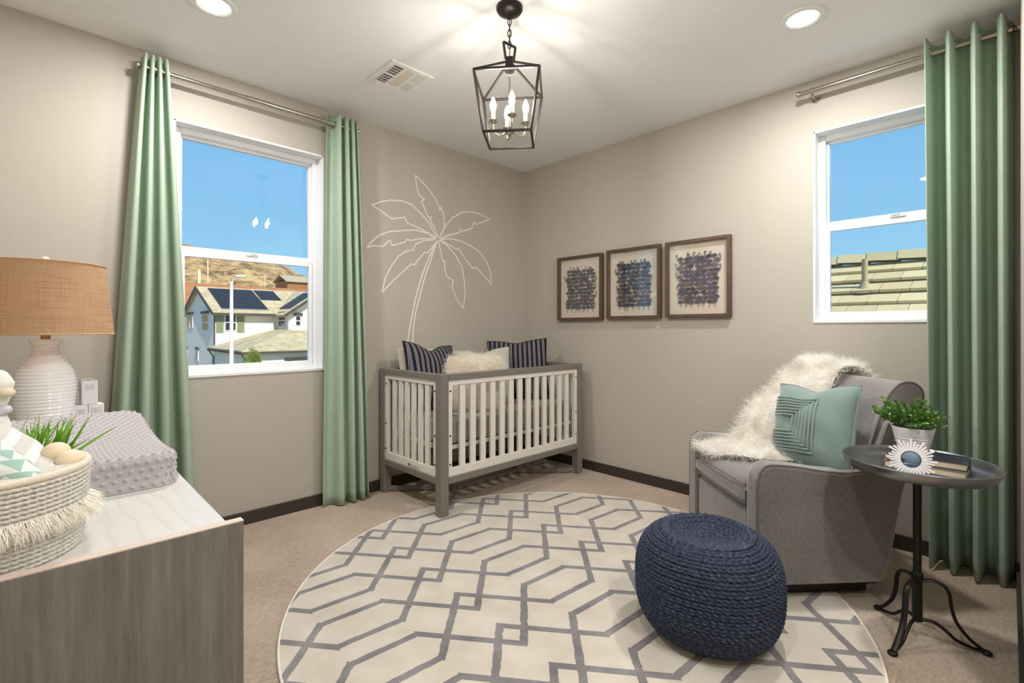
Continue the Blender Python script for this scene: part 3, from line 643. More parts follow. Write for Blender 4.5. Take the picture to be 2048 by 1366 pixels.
# ================================================================== RUG
RC = (-1.593, -1.815); RR = 1.236
def rug_mat():
    k = N('trellis_rug'); s = k.n('SeparateXYZ', in_={0: k.coord()}); X, Y = s.outputs[0], s.outputs[1]
    nz = k.noise(k.coord(), 26, 3, 0.6); X = k.math('ADD', X, k.math('MULTIPLY', k.math('SUBTRACT', nz, 0.5), 0.010)); Y = k.math('ADD', Y, k.math('MULTIPLY', k.math('SUBTRACT', nz, 0.5), -0.010))
    PX, PY, A, S = 0.835, 0.3045, 0.281, 1.125
    p = k.math('ABSOLUTE', k.math('SUBTRACT', k.math('FLOORED_MODULO', k.math('ADD', X, PX / 2), PX), PX / 2))
    sl = k.math('MULTIPLY', k.math('MINIMUM', p, A), S); on_sl = k.math('LESS_THAN', p, A + 0.004)
    cf = k.math('ADD', 1.0, k.math('MULTIPLY', on_sl, 0.664 - 1.0))
    def line(off, sgn):
        y = k.math('ADD', k.math('SUBTRACT', Y, off), k.math('MULTIPLY', sl, sgn))
        q = k.math('ABSOLUTE', k.math('SUBTRACT', k.math('FLOORED_MODULO', k.math('ADD', y, PY / 2), PY), PY / 2)); return k.math('MULTIPLY', q, cf)
    dA, dB = line(0.0, 1.0), line(-0.149, -1.0)
    d = k.math('MINIMUM', dA, dB); mask = k.math('LESS_THAN', d, 0.0155)
    fine = k.noise(k.coord(), 520, 2, 0.7); mid = k.noise(k.coord(), 6, 3)
    cream = k.ramp(k.math('ADD', k.math('MULTIPLY', fine, 0.35), k.math('MULTIPLY', mid, 0.65)), [(0.3, srgb(192, 182, 167)), (0.7, srgb(215, 207, 194))])
    grey = k.ramp(k.math('ADD', k.math('MULTIPLY', fine, 0.65), k.math('MULTIPLY', mid, 0.35)), [(0.34, srgb(84, 81, 84)), (0.5, srgb(126, 122, 124)), (0.68, srgb(170, 166, 165))])
    hgt = k.math('SUBTRACT', k.math('MULTIPLY', fine, 0.5), k.math('MULTIPLY', mask, 0.4))
    return k.bsdf(k.mix(mask, cream, grey), 0.95, bump=hgt, bstr=0.5, bdist=0.004, spec=0.1, sheen=0.3)
# the pattern's own frame: origin at one lattice point, turned by four degrees
rug = thing('area_rug', 'large round cream rug with a grey trellis line pattern on the carpet', 'rug', (-1.188, -1.321, 0), radians(-4.0))
prof = [(0, 0.012), (RR - 0.012, 0.012), (RR - 0.004, 0.010), (RR - 0.002, 0.004), (RR - 0.004, 0.0005), (0, 0.0005)]
obj('rug_pile', MB().lathe(prof, 128, (RC[0], RC[1], 0)), rug_mat(), rug, smooth=True)
ring = [(RC[0] + RR * cos(a), RC[1] + RR * sin(a), 0.0065) for a in np.linspace(0, 2 * pi, 160, endpoint=False)]
obj('bound_edge', MB().tube(ring, 0.0055, 8, closed=True), M('rug_binding', (226, 218, 204), 0.9), rug, smooth=True)

# ================================================================== POUF
def pouf_mat():
    k = N('navy_jute'); f = k.noise(k.coord(), 75, 3, 0.7); g = k.noise(k.coord(), 300, 2)
    col = k.ramp(k.math('ADD', k.math('MULTIPLY', f, 0.75), k.math('MULTIPLY', g, 0.25)), [(0.3, srgb(26, 30, 42)), (0.48, srgb(42, 50, 70)), (0.62, srgb(66, 76, 100)), (0.78, srgb(112, 106, 112))])
    return k.bsdf(col, 0.75, bump=g, bstr=0.4, bdist=0.002, spec=0.4)
PC = np.array([-1.481, -2.467]); pr, ph_ = 0.268, 0.40; zr0 = 0.012
pouf = thing('braided_pouf', 'round navy braided jute pouf standing on the rug before the armchair', 'pouf', (PC[0], PC[1], zr0))
def arcprof():
    pts = [(0.0, 0.350), (0.06, 0.356), (0.115, 0.368)]
    for a in np.linspace(pi / 2 * 0.80, -pi / 2, 60):
        ca, sa = cos(a), sin(a); q = 0.74
        pts.append((0.09 + (pr - 0.09) * (abs(ca) ** q), 0.198 + 0.196 * np.sign(sa) * abs(sa) ** 0.74))
    return np.array(pts)
pp = smoothpath(np.c_[arcprof(), np.zeros(len(arcprof()))], 6)[:, :2]
seg_ = np.r_[0, np.cumsum(np.linalg.norm(np.diff(pp, axis=0), axis=1))]; NS, NA = 330, 560
S_ = np.linspace(0.0, seg_[-1], NS); PR = np.c_[np.interp(S_, seg_, pp[:, 0]), np.interp(S_, seg_, pp[:, 1])]
Tn = np.gradient(PR, axis=0); Nn_ = np.c_[-Tn[:, 1], Tn[:, 0]]; Nn_ /= np.linalg.norm(Nn_, axis=1)[:, None] + 1e-9; Nn_ *= np.where((Nn_[:, 0] * (PR[:, 0] - 0.0) + Nn_[:, 1] * (PR[:, 1] - 0.2)) < 0, -1, 1)[:, None]
TH = np.linspace(0, 2 * pi, NA, endpoint=False); V = np.zeros((NS, NA, 3)); bw_ = 0.0255
for i in range(NS):
    s_ = S_[i] / bw_ + TH / (2 * pi); row = np.floor(s_); q = s_ - row                      # one long spiral braid
    nper = np.maximum(6, np.round(2 * pi * max(PR[i, 0], 0.03) / 0.026)); half = np.abs(q - 0.5)
    phs = TH / (2 * pi) * nper + row * 0.37 + np.where(q < 0.5, 1, -1) * (half) * 1.1 + np.where(q < 0.5, 0.5, 0.0)
    bump = np.abs(np.sin(pi * phs)) ** 0.7 * (np.sin(pi * np.clip(q * 2 % 1, 0, 1)) ** 0.6) * 0.0095 + (np.sin(pi * q) ** 0.5) * 0.0050
    bump *= min(1.0, PR[i, 0] / 0.03)
    wob = 1 + 0.012 * np.sin(3 * TH + 1) + 0.008 * np.sin(5 * TH)
    r_ = (PR[i, 0]) * wob + Nn_[i, 0] * bump; z = PR[i, 1] + Nn_[i, 1] * bump
    V[i, :, 0] = PC[0] + r_ * np.cos(TH); V[i, :, 1] = PC[1] + r_ * np.sin(TH); V[i, :, 2] = zr0 + np.maximum(z, 0.0) + 0.0005
obj('braided_cover', MB().grid(V, close_v=True), pouf_mat(), pouf, smooth=180, fixn=False)

# ================================================================== ARMCHAIR (local x = towards the back, y = towards the far arm)
TH3 = radians(3); cb = RT * cos(TH3) + FW * sin(TH3); CH_A = atan2(cb[1], cb[0]); CO = np.array([-1.16763, -2.56047, 0.0]) + 0.02 * (FW * cos(radians(3)) - RT * sin(radians(3)))
chair = thing('glider_armchair', 'grey velvet glider armchair with rolled back and fur throw by the window', 'armchair', tuple(CO), CH_A)
def velvet(name, rgb, rgb2):
    k = N(name); c = k.coord(); f = k.noise(k.mapping(c, (1, 1, 0.4)), 90, 4, 0.65); b = k.noise(c, 3.2, 3); g = k.noise(c, 300, 2)
    h = k.math('ADD', k.math('MULTIPLY', f, 0.5), k.math('ADD', k.math('MULTIPLY', b, 0.4), k.math('MULTIPLY', g, 0.1)))
    return k.bsdf(k.ramp(h, [(0.36, srgb(*rgb)), (0.62, srgb(*rgb2))]), 0.8, bump=g, bstr=0.2, bdist=0.002, sheen=0.9, spec=0.2)
vel = velvet('grey_velvet', (95, 91, 88), (127, 123, 119)); pip = M('velvet_piping', (96, 90, 85), 0.8, sheen=0.5)
CW = 0.72
side = [(0.0, 0.085), (0.0, 0.50), (0.004, 0.56), (0.022, 0.602), (0.062, 0.619), (0.179, 0.609), (0.291, 0.590), (0.405, 0.579), (0.473, 0.587), (0.507, 0.606), (0.535, 0.645), (0.571, 0.721), (0.600, 0.800), (0.655, 0.80), (0.745, 0.760), (0.700, 0.571), (0.672, 0.480), (0.628, 0.264), (0.585, 0.088)]
def closed_smooth(poly, n=4):
    P = np.array(poly, float); return P
for nm, y0_, y1_ in (('arm', 0.0, 0.095), ('arm', CW - 0.095, CW)):
    o = obj(nm, MB().prism(side, 1, y0_, y1_), vel, chair, world=False, bevel=0.016, bseg=3, smooth=60)
    yo = 0.006 if y0_ == 0 else CW - 0.006
    P = [(a, yo, b) for a, b in side[0:12]]
    obj('piping', MB().tube(smoothpath([(a + 0.004, yo, b - 0.004 if b > 0.5 else b) for a, b in side[0:13]], 4), 0.0045, 6), pip, o, world=False, smooth=True)
    P2 = [(a, (0.095 if y0_ == 0 else CW - 0.095) + (-0.006 if y0_ == 0 else 0.006), b) for a, b in side[0:11]]
# backrest: leaning slab with a rolled top
bk = smoothpath([(0.46, 0.42), (0.50, 0.56), (0.555, 0.72), (0.605, 0.86), (0.640, 0.925), (0.685, 0.965), (0.735, 0.972), (0.778, 0.950), (0.795, 0.910), (0.782, 0.865), (0.755, 0.80), (0.715, 0.62), (0.672, 0.45), (0.60, 0.40)], 5)
o = obj('backrest', MB().prism(bk, 1, 0.035, CW - 0.035), vel, chair, world=False, bevel=0.012, bseg=3, smooth=60)
for yo in (0.037, CW - 0.037):
    obj('piping', MB().tube([(a, yo, b) for a, b in bk[5:56]], 0.0045, 6), pip, o, world=False, smooth=True)
def cushion(x0, x1, y0, y1, z0, z1, crown=0.03, r=0.03, n=22):
    u = np.linspace(-1, 1, n); U, Vv = np.meshgrid(u, u, indexing='ij')
    def se(a): return np.sign(a) * np.abs(a)
    X = (x0 + x1) / 2 + U * (x1 - x0) / 2; Y = (y0 + y1) / 2 + Vv * (y1 - y0) / 2
    pf = ((1 - np.abs(U) ** 8) * (1 - np.abs(Vv) ** 8)) ** 0.25; cr_ = (1 - U ** 2) * (1 - Vv ** 2)
    zc_ = (z0 + z1) / 2
    T = MB(); T.grid(np.stack([X, Y, zc_ + 0.02 + ((z1 - zc_ - 0.02)) * pf + crown * cr_], -1)); T.grid(np.stack([X, Y, zc_ - 0.02 - ((zc_ - 0.02 - z0)) * pf], -1)[:, ::-1])
    # side band
    per = [(i, 0) for i in range(n)] + [(n - 1, j) for j in range(1, n)] + [(i, n - 1) for i in range(n - 2, -1, -1)] + [(0, j) for j in range(n - 2, 0, -1)]
    ring = np.array([[(X[i, j], Y[i, j], zc_ + 0.02), (X[i, j], Y[i, j], zc_ - 0.02)] for i, j in per]); T.grid(ring, close_u=True); return T
sc = obj('seat_cushion', cushion(-0.004, 0.54, 0.098, CW - 0.098, 0.395, 0.515, 0.022), vel, chair, world=False, smooth=60)
for zz in (0.500, 0.412):
    obj('piping', MB().tube([(0.004, 0.105, zz), (-0.001, 0.2, zz), (-0.001, CW - 0.2, zz), (0.004, CW - 0.105, zz)], 0.0045, 6), pip, sc, world=False, smooth=True)
obj('footrest_panel', MB().box(0.012, 0.05, 0.10, CW - 0.10, 0.09, 0.385), vel, chair, world=False, bevel=0.015, bseg=3, smooth=60)
obj('seat_deck', MB().box(0.05, 0.60, 0.09, CW - 0.09, 0.09, 0.40), vel, chair, world=False)
dk = M('dark_base', (28, 25, 24), 0.5)
obj('swivel_base', MB().box(0.10, 0.56, 0.08, CW - 0.08, 0.013, 0.045).box(0.08, 0.58, 0.05, CW - 0.05, 0.06, 0.092).tube([(0.33, 0.36, 0.04), (0.33, 0.36, 0.065)], 0.15, 24), dk, chair, world=False, fixn=False)

# ------------------------------------------------------------------ fur throw draped from the back of the chair over the seat
CMX = np.array(Matrix.Translation(Vector(CO)) @ Matrix.Rotation(CH_A, 4, 'Z'))
throw = thing('fur_throw', 'shaggy white faux fur throw draped over the armchair back and seat', 'throw blanket', tuple((CMX @ np.array([0.3, 0.5, 0.5, 1]))[:3]), CH_A)
INV[throw.name] = np.linalg.inv(np.array(Matrix.Translation(throw.location) @ Matrix.Rotation(CH_A, 4, 'Z')))
path = smoothpath([(0.85, 0.80), (0.828, 0.92), (0.775, 1.000), (0.70, 1.005), (0.635, 0.965), (0.575, 0.86), (0.515, 0.72), (0.455, 0.600), (0.36, 0.556), (0.24, 0.552), (0.12, 0.545), (0.03, 0.535)], 7)
path2 = smoothpath([(0.85, 0.82), (0.828, 0.94), (0.775, 1.015), (0.70, 1.022), (0.62, 0.975), (0.535, 0.905), (0.44, 0.835), (0.35, 0.765), (0.275, 0.665), (0.215, 0.59), (0.11, 0.565), (0.0, 0.545)], 7)
mN = len(path); tN = 16; V = np.zeros((mN, tN, 3)); tt = np.linspace(0, 1, mN)
ylo = np.interp(tt, [0, 0.25, 0.45, 0.62, 0.75, 0.88, 1.0], [0.36, 0.34, 0.36, 0.32, 0.25, 0.34, 0.46]); yhi = np.interp(tt, [0, 0.3, 0.5, 0.65, 1.0], [0.69, 0.71, 0.70, 0.66, 0.618])
for j in range(tN):
    q = j / (tN - 1); y = ylo + (yhi - ylo) * q; fold = 0.016 * np.sin(q * 11 + tt * 6) + 0.012 * np.sin(tt * 25 + q * 4)
    qq = q ** 0.8; V[:, j, 0] = path[:, 0] * (1 - qq) + path2[:, 0] * qq - 0.6 * np.abs(fold) * (tt < 0.7); V[:, j, 1] = y; V[:, j, 2] = path[:, 1] * (1 - qq) + path2[:, 1] * qq + np.abs(fold) * 0.8
Vw = V.reshape(-1, 3) @ CMX[:3, :3].T + CMX[:3, 3]; Vl = (Vw @ INV[throw.name][:3, :3].T + INV[throw.name][:3, 3]).reshape(V.shape)
fur_t = fur_mat('cream_throw_fur', (252, 251, 248), (248, 243, 234), (222, 215, 206))
o = obj('hide', MB().grid(Vl), fur_t, throw, world=False, smooth=180, fixn=False); o.modifiers.new('t', 'SOLIDIFY').thickness = 0.006
P0, N0 = sample_grid(Vl, 21000, 5); N0 *= np.sign(N0[:, 2:3] * 0.6 - N0[:, 0:1] + 1e-9)
fur('fur_pile', P0, N0, (-0.30, 0, -0.25), 0.05, 0.0018, fur_t, throw, 21000, seed=6, grav=0.5, curl=0.7)
eP = np.vstack([Vl[:, 0], Vl[:, -1], Vl[-1], Vl[0]]); eP = np.repeat(eP, 14, 0) + np.random.default_rng(1).normal(size=(len(eP) * 14, 3)) * 0.012
eN = np.vstack([np.tile((0.0, -0.7, 0.5), (mN, 1)), np.tile((-0.3, 0.5, 0.6), (mN, 1)), np.tile((-0.8, 0, 0.3), (tN, 1)), np.tile((0.5, 0, 0.3), (tN, 1))]); eN = np.repeat(eN, 14, 0)
fur('fur_edge', eP, eN, (-0.1, 0, -0.1), 0.04, 0.0016, fur_t, throw, len(eP), seed=8, grav=0.5, curl=0.7)

# ------------------------------------------------------------------ teal pleated cushion
teal = Mfab('teal_velvet', (120, 141, 137), 0.75, 200, 0.06, 0.6, 0.2)
ctr = (CMX @ np.array([0.425, 0.250, 0.728, 1]))[:3]; nl = (CMX[:3, :3] @ np.array([-0.94, -0.26, 0.26]))
Mx = orient(ctr, nl, radians(5))
cw_, ch_, ct_ = 0.43, 0.43, 0.19
tc_ = local_obj('throw_pillow', pillow_mesh(cw_, ch_, ct_, 40, fold=0.03, seed=6), teal, Mx, 'teal velvet cushion with pleated chevron stripes on the grey armchair', 'pillow')
obj('welt', edge_piping(cw_, ch_, 0.055, 0.0035, fold=0.03), teal, tc_, world=False, smooth=True)
def pil_pt(U, V_, lift=0.002):
    X = U * cw_ / 2 * (1 - 0.055 * cos(pi * V_ / 2) * abs(U) ** 3); Y = V_ * ch_ / 2 * (1 - 0.055 * cos(pi * U / 2) * abs(V_) ** 3)
    T = ct_ / 2 * ((1 - abs(U) ** 2.6) ** 0.62) * ((1 - abs(V_) ** 2.6) ** 0.62); Y -= 0.03 * math.exp(-(U / 0.35) ** 2) * max(V_, 0) ** 2; return (X, Y, T + lift)
for k in range(7):
    d = k * 0.085; uu = 0.34 - d; vt = 0.62 - d * 0.85
    pts = [pil_pt(-0.93, vt)] + [pil_pt(-0.93 + (uu + 0.93) * q, vt) for q in np.linspace(0.1, 1, 8)] + [pil_pt(uu, vt - (2 * vt) * q) for q in np.linspace(0.08, 1, 12)] + [pil_pt(uu - (uu + 0.93) * q, -vt) for q in np.linspace(0.1, 1, 8)]
    obj('pleat', MB().tube(pts, 0.0062, 6), teal, tc_, world=False, smooth=True)

# ================================================================== SIDE TABLE
iron = M('dark_iron', (44, 42, 42), 0.45, 0.7); zinc = M('zinc_tray', (146, 148, 150), 0.28, 0.9)
TX, TY, TZ = -0.937, -3.062, 0.672
tb = thing('side_table', 'round metal tray side table on three curved black iron legs', 'side table', (TX, TY, 0))
obj('tray_top', MB().lathe([(0, TZ - 0.012), (0.190, TZ - 0.012), (0.216, TZ - 0.006), (0.230, TZ + 0.010), (0.238, TZ + 0.028), (0.242, TZ + 0.030), (0.245, TZ + 0.027), (0.238, TZ + 0.008), (0.222, TZ - 0.014), (0.195, TZ - 0.020), (0, TZ - 0.020)], 72, (TX, TY, 0)), zinc, tb, smooth=True)
obj('post', MB().lathe([(0, TZ - 0.020), (0.05, TZ - 0.0205), (0.05, TZ - 0.025), (0.014, TZ - 0.029), (0.0135, 0.262), (0.019, 0.258), (0.019, 0.235), (0.0165, 0.232), (0.0165, 0.072), (0.006, 0.066), (0, 0.066)], 24, (TX, TY, 0)), iron, tb, smooth=True)
feet = [(-0.878, -3.256), (-1.129, -3.011), (-0.804, -2.918)]
for fx, fy in feet:
    d = np.array([fx - TX, fy - TY, 0]); R_ = np.linalg.norm(d); d /= R_; P = lambda r, z: np.array([TX, TY, 0]) + d * r + np.array([0, 0, z])
    up_path = smoothpath([P(0.012, 0.230), P(0.045, 0.238), P(0.080, 0.226), P(0.097, 0.195), P(0.102, 0.150), P(0.118, 0.095), P(0.155, 0.045), P(R_ - 0.005, 0.012)], 5)
    lg = obj('leg', MB().tube(up_path, 0.0085, 8, sq=(0.7, 1.25)), iron, tb, smooth=True)
    lo = smoothpath([P(0.010, 0.078), P(0.045, 0.080), P(0.078, 0.062), P(0.115, 0.030), P(0.155, 0.016), P(R_ - 0.02, 0.012)], 5)
    obj('stretcher', MB().tube(lo, 0.0062, 8), iron, tb, smooth=True)
    obj('foot', MB().ball(P(R_, 0.0095), (0.017, 0.017, 0.009), 12, 8), iron, lg, smooth=True)

# books, plant and starburst mirror on the tray
ZB = TZ - 0.0118
bc = np.array([-0.893, -3.086]); ba = atan2(-3.173 + 2.939, -0.947 + 0.937)
page = M('book_pages', (208, 192, 166), 0.85); coverN = M('navy_book_cover', (40, 46, 58), 0.55); coverT = M('taupe_book_cover', (112, 102, 92), 0.6)
def book(cx, cy, z, L_, W_, T_, rz, cover, label):
    t = thing('book', label, 'book', (cx, cy, z), rz, 'books on the side table')
    obj('cover', MB().box(-L_ / 2, L_ / 2, -W_ / 2, W_ / 2, 0, 0.003).box(-L_ / 2, L_ / 2, -W_ / 2, W_ / 2, T_ - 0.003, T_).box(-L_ / 2, L_ / 2, W_ / 2 - 0.004, W_ / 2, 0.003, T_ - 0.003), cover, t, world=False, fixn=False)
    obj('pages', MB().box(-L_ / 2 + 0.004, L_ / 2 - 0.004, -W_ / 2 + 0.004, W_ / 2 - 0.004, 0.003, T_ - 0.003), page, t, world=False)
book(bc[0], bc[1], ZB, 0.245, 0.155, 0.028, ba, coverT, 'taupe hardback book lying flat on the metal tray under the navy book')
book(bc[0] + 0.003, bc[1] - 0.004, ZB + 0.0281, 0.238, 0.150, 0.028, ba + radians(2), coverN, 'navy hardback book on top of the taupe book, under the potted plant')
ZP = ZB + 0.0563
potc = np.array([-0.872, -3.042])
plant = thing('potted_plant', 'small leafy green plant in a white ridged pot on the navy book', 'potted plant', (potc[0], potc[1], ZP))
pw_ = M('white_pot', (226, 225, 222), 0.4)
prof = [(0, 0.0005), (0.047, 0.0005), (0.048, 0.004)] + [(0.048 + 0.022 * q + 0.0012 * sin(q * 60) * (0.25 < q < 0.62), 0.004 + 0.098 * q) for q in np.linspace(0.02, 1, 40)] + [(0.0675, 0.1025), (0.066, 0.088), (0, 0.085)]
obj('pot', MB().lathe([(a, ZP + b) for a, b in prof], 48, (potc[0], potc[1], 0)), pw_, plant, smooth=True)
obj('soil', MB().lathe([(0, ZP + 0.090), (0.0655, ZP + 0.0885), (0, ZP + 0.0855)], 24, (potc[0], potc[1], 0)), M('soil', (48, 38, 30), 0.95), plant)
def leafmat():
    k = N('boxwood_leaf'); f = k.noise(k.coord(), 45, 2, 0.5); col = k.ramp(f, [(0.3, srgb(28, 62, 24)), (0.5, srgb(60, 112, 38)), (0.70, srgb(160, 186, 84))]); return k.bsdf(col, 0.35, trans=(srgb(110, 160, 50), 0.2))
lm_ = leafmat(); m = MB(); st_m = MB(); rl = np.random.default_rng(11)
for k in range(60):
    a = rl.random() * 2 * pi; el = rl.uniform(0.25, 1.4); Ls = rl.uniform(0.075, 0.138) * (0.85 + 0.15 * cos(el)); r0 = 0.045 * sqrt(rl.random())
    b0 = np.array([potc[0] + r0 * cos(a), potc[1] + r0 * sin(a), ZP + 0.088]); d = np.array([cos(a) * cos(el), sin(a) * cos(el), sin(el)]); P = [b0, b0 + d * Ls * 0.55 + [0, 0, 0.012], b0 + d * Ls + [0, 0, 0.010]]
    st_m.tube(P, 0.0009, 4)
    for q in np.linspace(0.3, 1.0, 9):
        c = b0 + d * Ls * q + np.array([0, 0, 0.012 * sin(pi * q * 0.8)])
        for sgn in (-1, 1):
            s = np.cross(d, UP) * sgn + rl.normal(size=3) * 0.35 + d * 0.5; s /= np.linalg.norm(s); n2 = np.cross(s, rl.normal(size=3) + UP * 2); n2 /= np.linalg.norm(n2); b2 = np.cross(n2, s) * 0.002
            l_ = rl.uniform(0.014, 0.021); w2 = l_ * 0.34
            m.add([c, c + s * l_ * 0.5 + n2 * w2 + b2, c + s * l_, c + s * l_ * 0.5 - n2 * w2 + b2], [(0, 1, 2, 3)])
obj('stems', st_m, M('plant_stem', (70, 84, 40), 0.7), plant, fixn=False); o = obj('foliage', m, lm_, plant, fixn=False); o['kind'] = 'stuff'
# starburst mirror leaning against the books
sbd = (CAM - np.array([-0.97, -3.06, 0.75])); sbd[2] = 0.28; sbn = sbd / np.linalg.norm(sbd)
sc_ = np.array(atd(1822, 897, 1.782)); sb_low = ZB
sc_[2] = ZB + 0.0755
star = thing('starburst_mirror', 'small white starburst ornament with a round mirror tinted blue as its reflection on the tray', 'ornament', (sc_[0], sc_[1], ZB))
SM = orient(sc_, sbn); wht = M('gloss_white', (240, 241, 243), 0.3)
def SP(r, a, zz=0.0): return (SM @ np.array([r * cos(a), r * sin(a), zz, 1]))[:3]
for k in range(36):
    a = 2 * pi * k / 36; L_ = (0.074, 0.060, 0.066)[k % 3]
    obj('ray', MB().bar(SP(0.022, a, -0.001 * (k % 2)), SP(L_, a, -0.001 * (k % 2)), 0.0062, 0.006, up=tuple(SM[:3, 2])), wht, star)
m = MB().lathe([(0, -0.004), (0.0285, -0.004), (0.0305, 0.001), (0.0285, 0.005), (0.0265, 0.004), (0, 0.003)], 40).xf(SM); obj('mirror_rim', m, M('rim_dark', (40, 42, 48), 0.3, 0.5), star, smooth=True)
m = MB().lathe([(0, 0.008), (0.012, 0.0075), (0.020, 0.006), (0.027, 0.0042)], 40).xf(SM); obj('mirror', m, M('reflection_tint_mirror', (160, 190, 226), 0.03, 1.0), star, smooth=True)  # blue tint stands in for a bright reflection
obj('easel_leg', MB().bar(SP(0.0, 0, -0.004), SP(0.0, 0, -0.004) + np.array([-sbn[0] * 0.04, -sbn[1] * 0.04, 0]) * 0.6 - np.array([0, 0, 0.0755 - 0.002]), 0.008, 0.003), wht, star)

# ================================================================== DRESSER
dress_m = woodmat('shade_toned_washed_oak', (104, 98, 93), (136, 130, 124), (9, 9, 0.55), 9, 0.5, 0.12)  # oak darkened to carry the shade of the end facing away from light
def topmat():
    k = N('whitewashed_oak_top'); c = k.coord(); wv = k.n('TexWave'); wv.wave_type = 'BANDS'; wv.bands_direction = 'X'
    k.t.links.new(k.mapping(c, (1, 0.22, 1)), wv.inputs['Vector']); k.set(wv, 'Scale', 9.0); k.set(wv, 'Distortion', 9.0); k.set(wv, 'Detail', 3.0); k.set(wv, 'Detail Scale', 1.3)
    f = k.noise(k.mapping(c, (60, 2, 1)), 6, 3, 0.6); h = k.math('ADD', k.math('MULTIPLY', wv.outputs[1], 0.55), k.math('MULTIPLY', f, 0.45))
    return k.bsdf(k.ramp(h, [(0.08, srgb(196, 192, 187)), (0.34, srgb(211, 208, 204))]), 0.32, bump=h, bstr=0.12, bdist=0.002)
DX0, DX1, DY0, DY1, DZ = -3.63, -3.098, -2.209, -0.345, 0.82; ZD = 0.806
dr = thing('long_dresser', 'long whitewashed oak dresser with raised end panels under the table lamp', 'dresser', ((DX0 + DX1) / 2, (DY0 + DY1) / 2, 0))
edge_m = M('pale_oak_edge', (206, 190, 176), 0.5)
for y0_, y1_ in ((DY0, DY0 + 0.022), (DY1 - 0.022, DY1)):
    p = obj('end_panel', MB().box(DX0, DX1, y0_, y1_, 0, DZ - 0.002), dress_m, dr, bevel=0.0015)
    obj('edge_strip', MB().box(DX0, DX1, y0_, y1_, DZ - 0.002, DZ), edge_m, p)
obj('top_board', MB().box(DX0, DX1 - 0.018, DY0 + 0.022, DY1 - 0.022, ZD - 0.022, ZD), topmat(), dr, bevel=0.002)
obj('carcass', MB().box(DX0, DX1 - 0.045, DY0 + 0.022, DY1 - 0.022, 0.08, ZD - 0.022), dress_m, dr)
cols_ = 2; rw = (DY1 - DY0 - 0.06) / cols_
for i in range(cols_):
    for j in range(3):
        ya = DY0 + 0.03 + i * rw + 0.004; za = 0.09 + j * 0.229
        d = obj('drawer', MB().box(DX1 - 0.045, DX1 - 0.022, ya, ya + rw - 0.008, za, za + 0.223), dress_m, dr, bevel=0.002)
        for yy in (0.28, 0.72):
            obj('knob', MB().tube([(DX1 - 0.022, ya + rw * yy, za + 0.11), (DX1 - 0.010, ya + rw * yy, za + 0.11), (DX1 - 0.002, ya + rw * yy, za + 0.11)], [0.006, 0.013, 0.010], 12), steel, d, smooth=True)

# ------------------------------------------------------------------ changing pad
pad_m = Mfab('minky_fabric', (180, 173, 176), 0.9, 320, 0.05, 0.6, 0.3)
PX0, PX1, PY0, PY1 = -3.565, -3.130, -1.780, -1.085
pad = thing('changing_pad', 'grey minky dot covered contoured changing pad on the dresser', 'changing pad', ((PX0 + PX1) / 2, (PY0 + PY1) / 2, ZD))
def padz(Y):          # raised at both ends, dipping in between
    q = (Y - PY0) / (PY1 - PY0); return 0.086 - 0.030 * np.sin(np.clip(q, 0, 1) * pi) ** 0.9 + 0.030 * q
NU, NV = 380, 480; per_u = np.linspace(-1, 1, NU); per_v = np.linspace(-1, 1, NV)
U, V_ = np.meshgrid(per_u, per_v, indexing='ij')
def rnd(a, b):       # distance to the rounded border -> height factor
    qx = 1 - np.abs(a); qy = 1 - np.abs(b); ex = np.clip(qx / 0.13, 0, 1); ey = np.clip(qy / 0.085, 0, 1)
    return ex, ey
cx_, cy_ = (PX0 + PX1) / 2, (PY0 + PY1) / 2; hx, hy = (PX1 - PX0) / 2, (PY1 - PY0) / 2
# a swept grid that wraps down the sides: parameter beyond 0.8 runs down the side wall
def wrap(t, h, drop):
    s = np.abs(t); top = s <= 0.76; pos = np.where(top, s / 0.76 * (h - 0.022), 0.0)
    q = np.clip((s - 0.76) / 0.24, 0, 1); ang = np.clip(q / 0.25, 0, 1) * pi / 2
    pos = np.where(top, pos, (h - 0.022) + 0.022 * np.sin(ang)); dz = np.where(top, 0.0, 0.022 * (1 - np.cos(ang)) + np.clip((q - 0.25) / 0.75, 0, 1) * (drop - 0.022))
    return np.sign(t) * pos, dz
gx, dx_ = wrap(U, hx, 0.08); gy, dy_ = wrap(V_, hy, 0.08)
rc_ = 0.055; ax_, ay_ = np.abs(gx) - (hx - rc_), np.abs(gy) - (hy - rc_); cor = (ax_ > 0) & (ay_ > 0); fac = np.where(cor, np.maximum(ax_, ay_) / (np.hypot(ax_, ay_) + 1e-9), 1.0)
gx = np.where(cor, np.sign(gx) * (hx - rc_ + ax_ * fac), gx); gy = np.where(cor, np.sign(gy) * (hy - rc_ + ay_ * fac), gy); X = cx_ + gx; Y = cy_ + gy
Zt = padz(Y); fr_ = np.maximum(dx_ / 0.08, dy_ / 0.08); Z = Zt * (1 - fr_) + 0.001
pinch_ = 1 - 0.02 * np.sin(fr_ * pi); X = cx_ + (X - cx_) * pinch_; Y = cy_ + (Y - cy_) * pinch_
P3 = np.stack([X, Y, Z + ZD], -1); gu = np.gradient(P3, axis=0); gv = np.gradient(P3, axis=1); nn = np.cross(gu, gv); nn /= np.linalg.norm(nn, axis=-1)[..., None] + 1e-9; nn *= np.sign((nn * (P3 - np.array([cx_, cy_, ZD - 0.2]))).sum(-1))[..., None]
su = np.cumsum(np.r_[0, np.linalg.norm(np.diff(P3[:, NV // 2], axis=0), axis=1)]); sv = np.cumsum(np.r_[0, np.linalg.norm(np.diff(P3[NU // 2], axis=0), axis=1)])
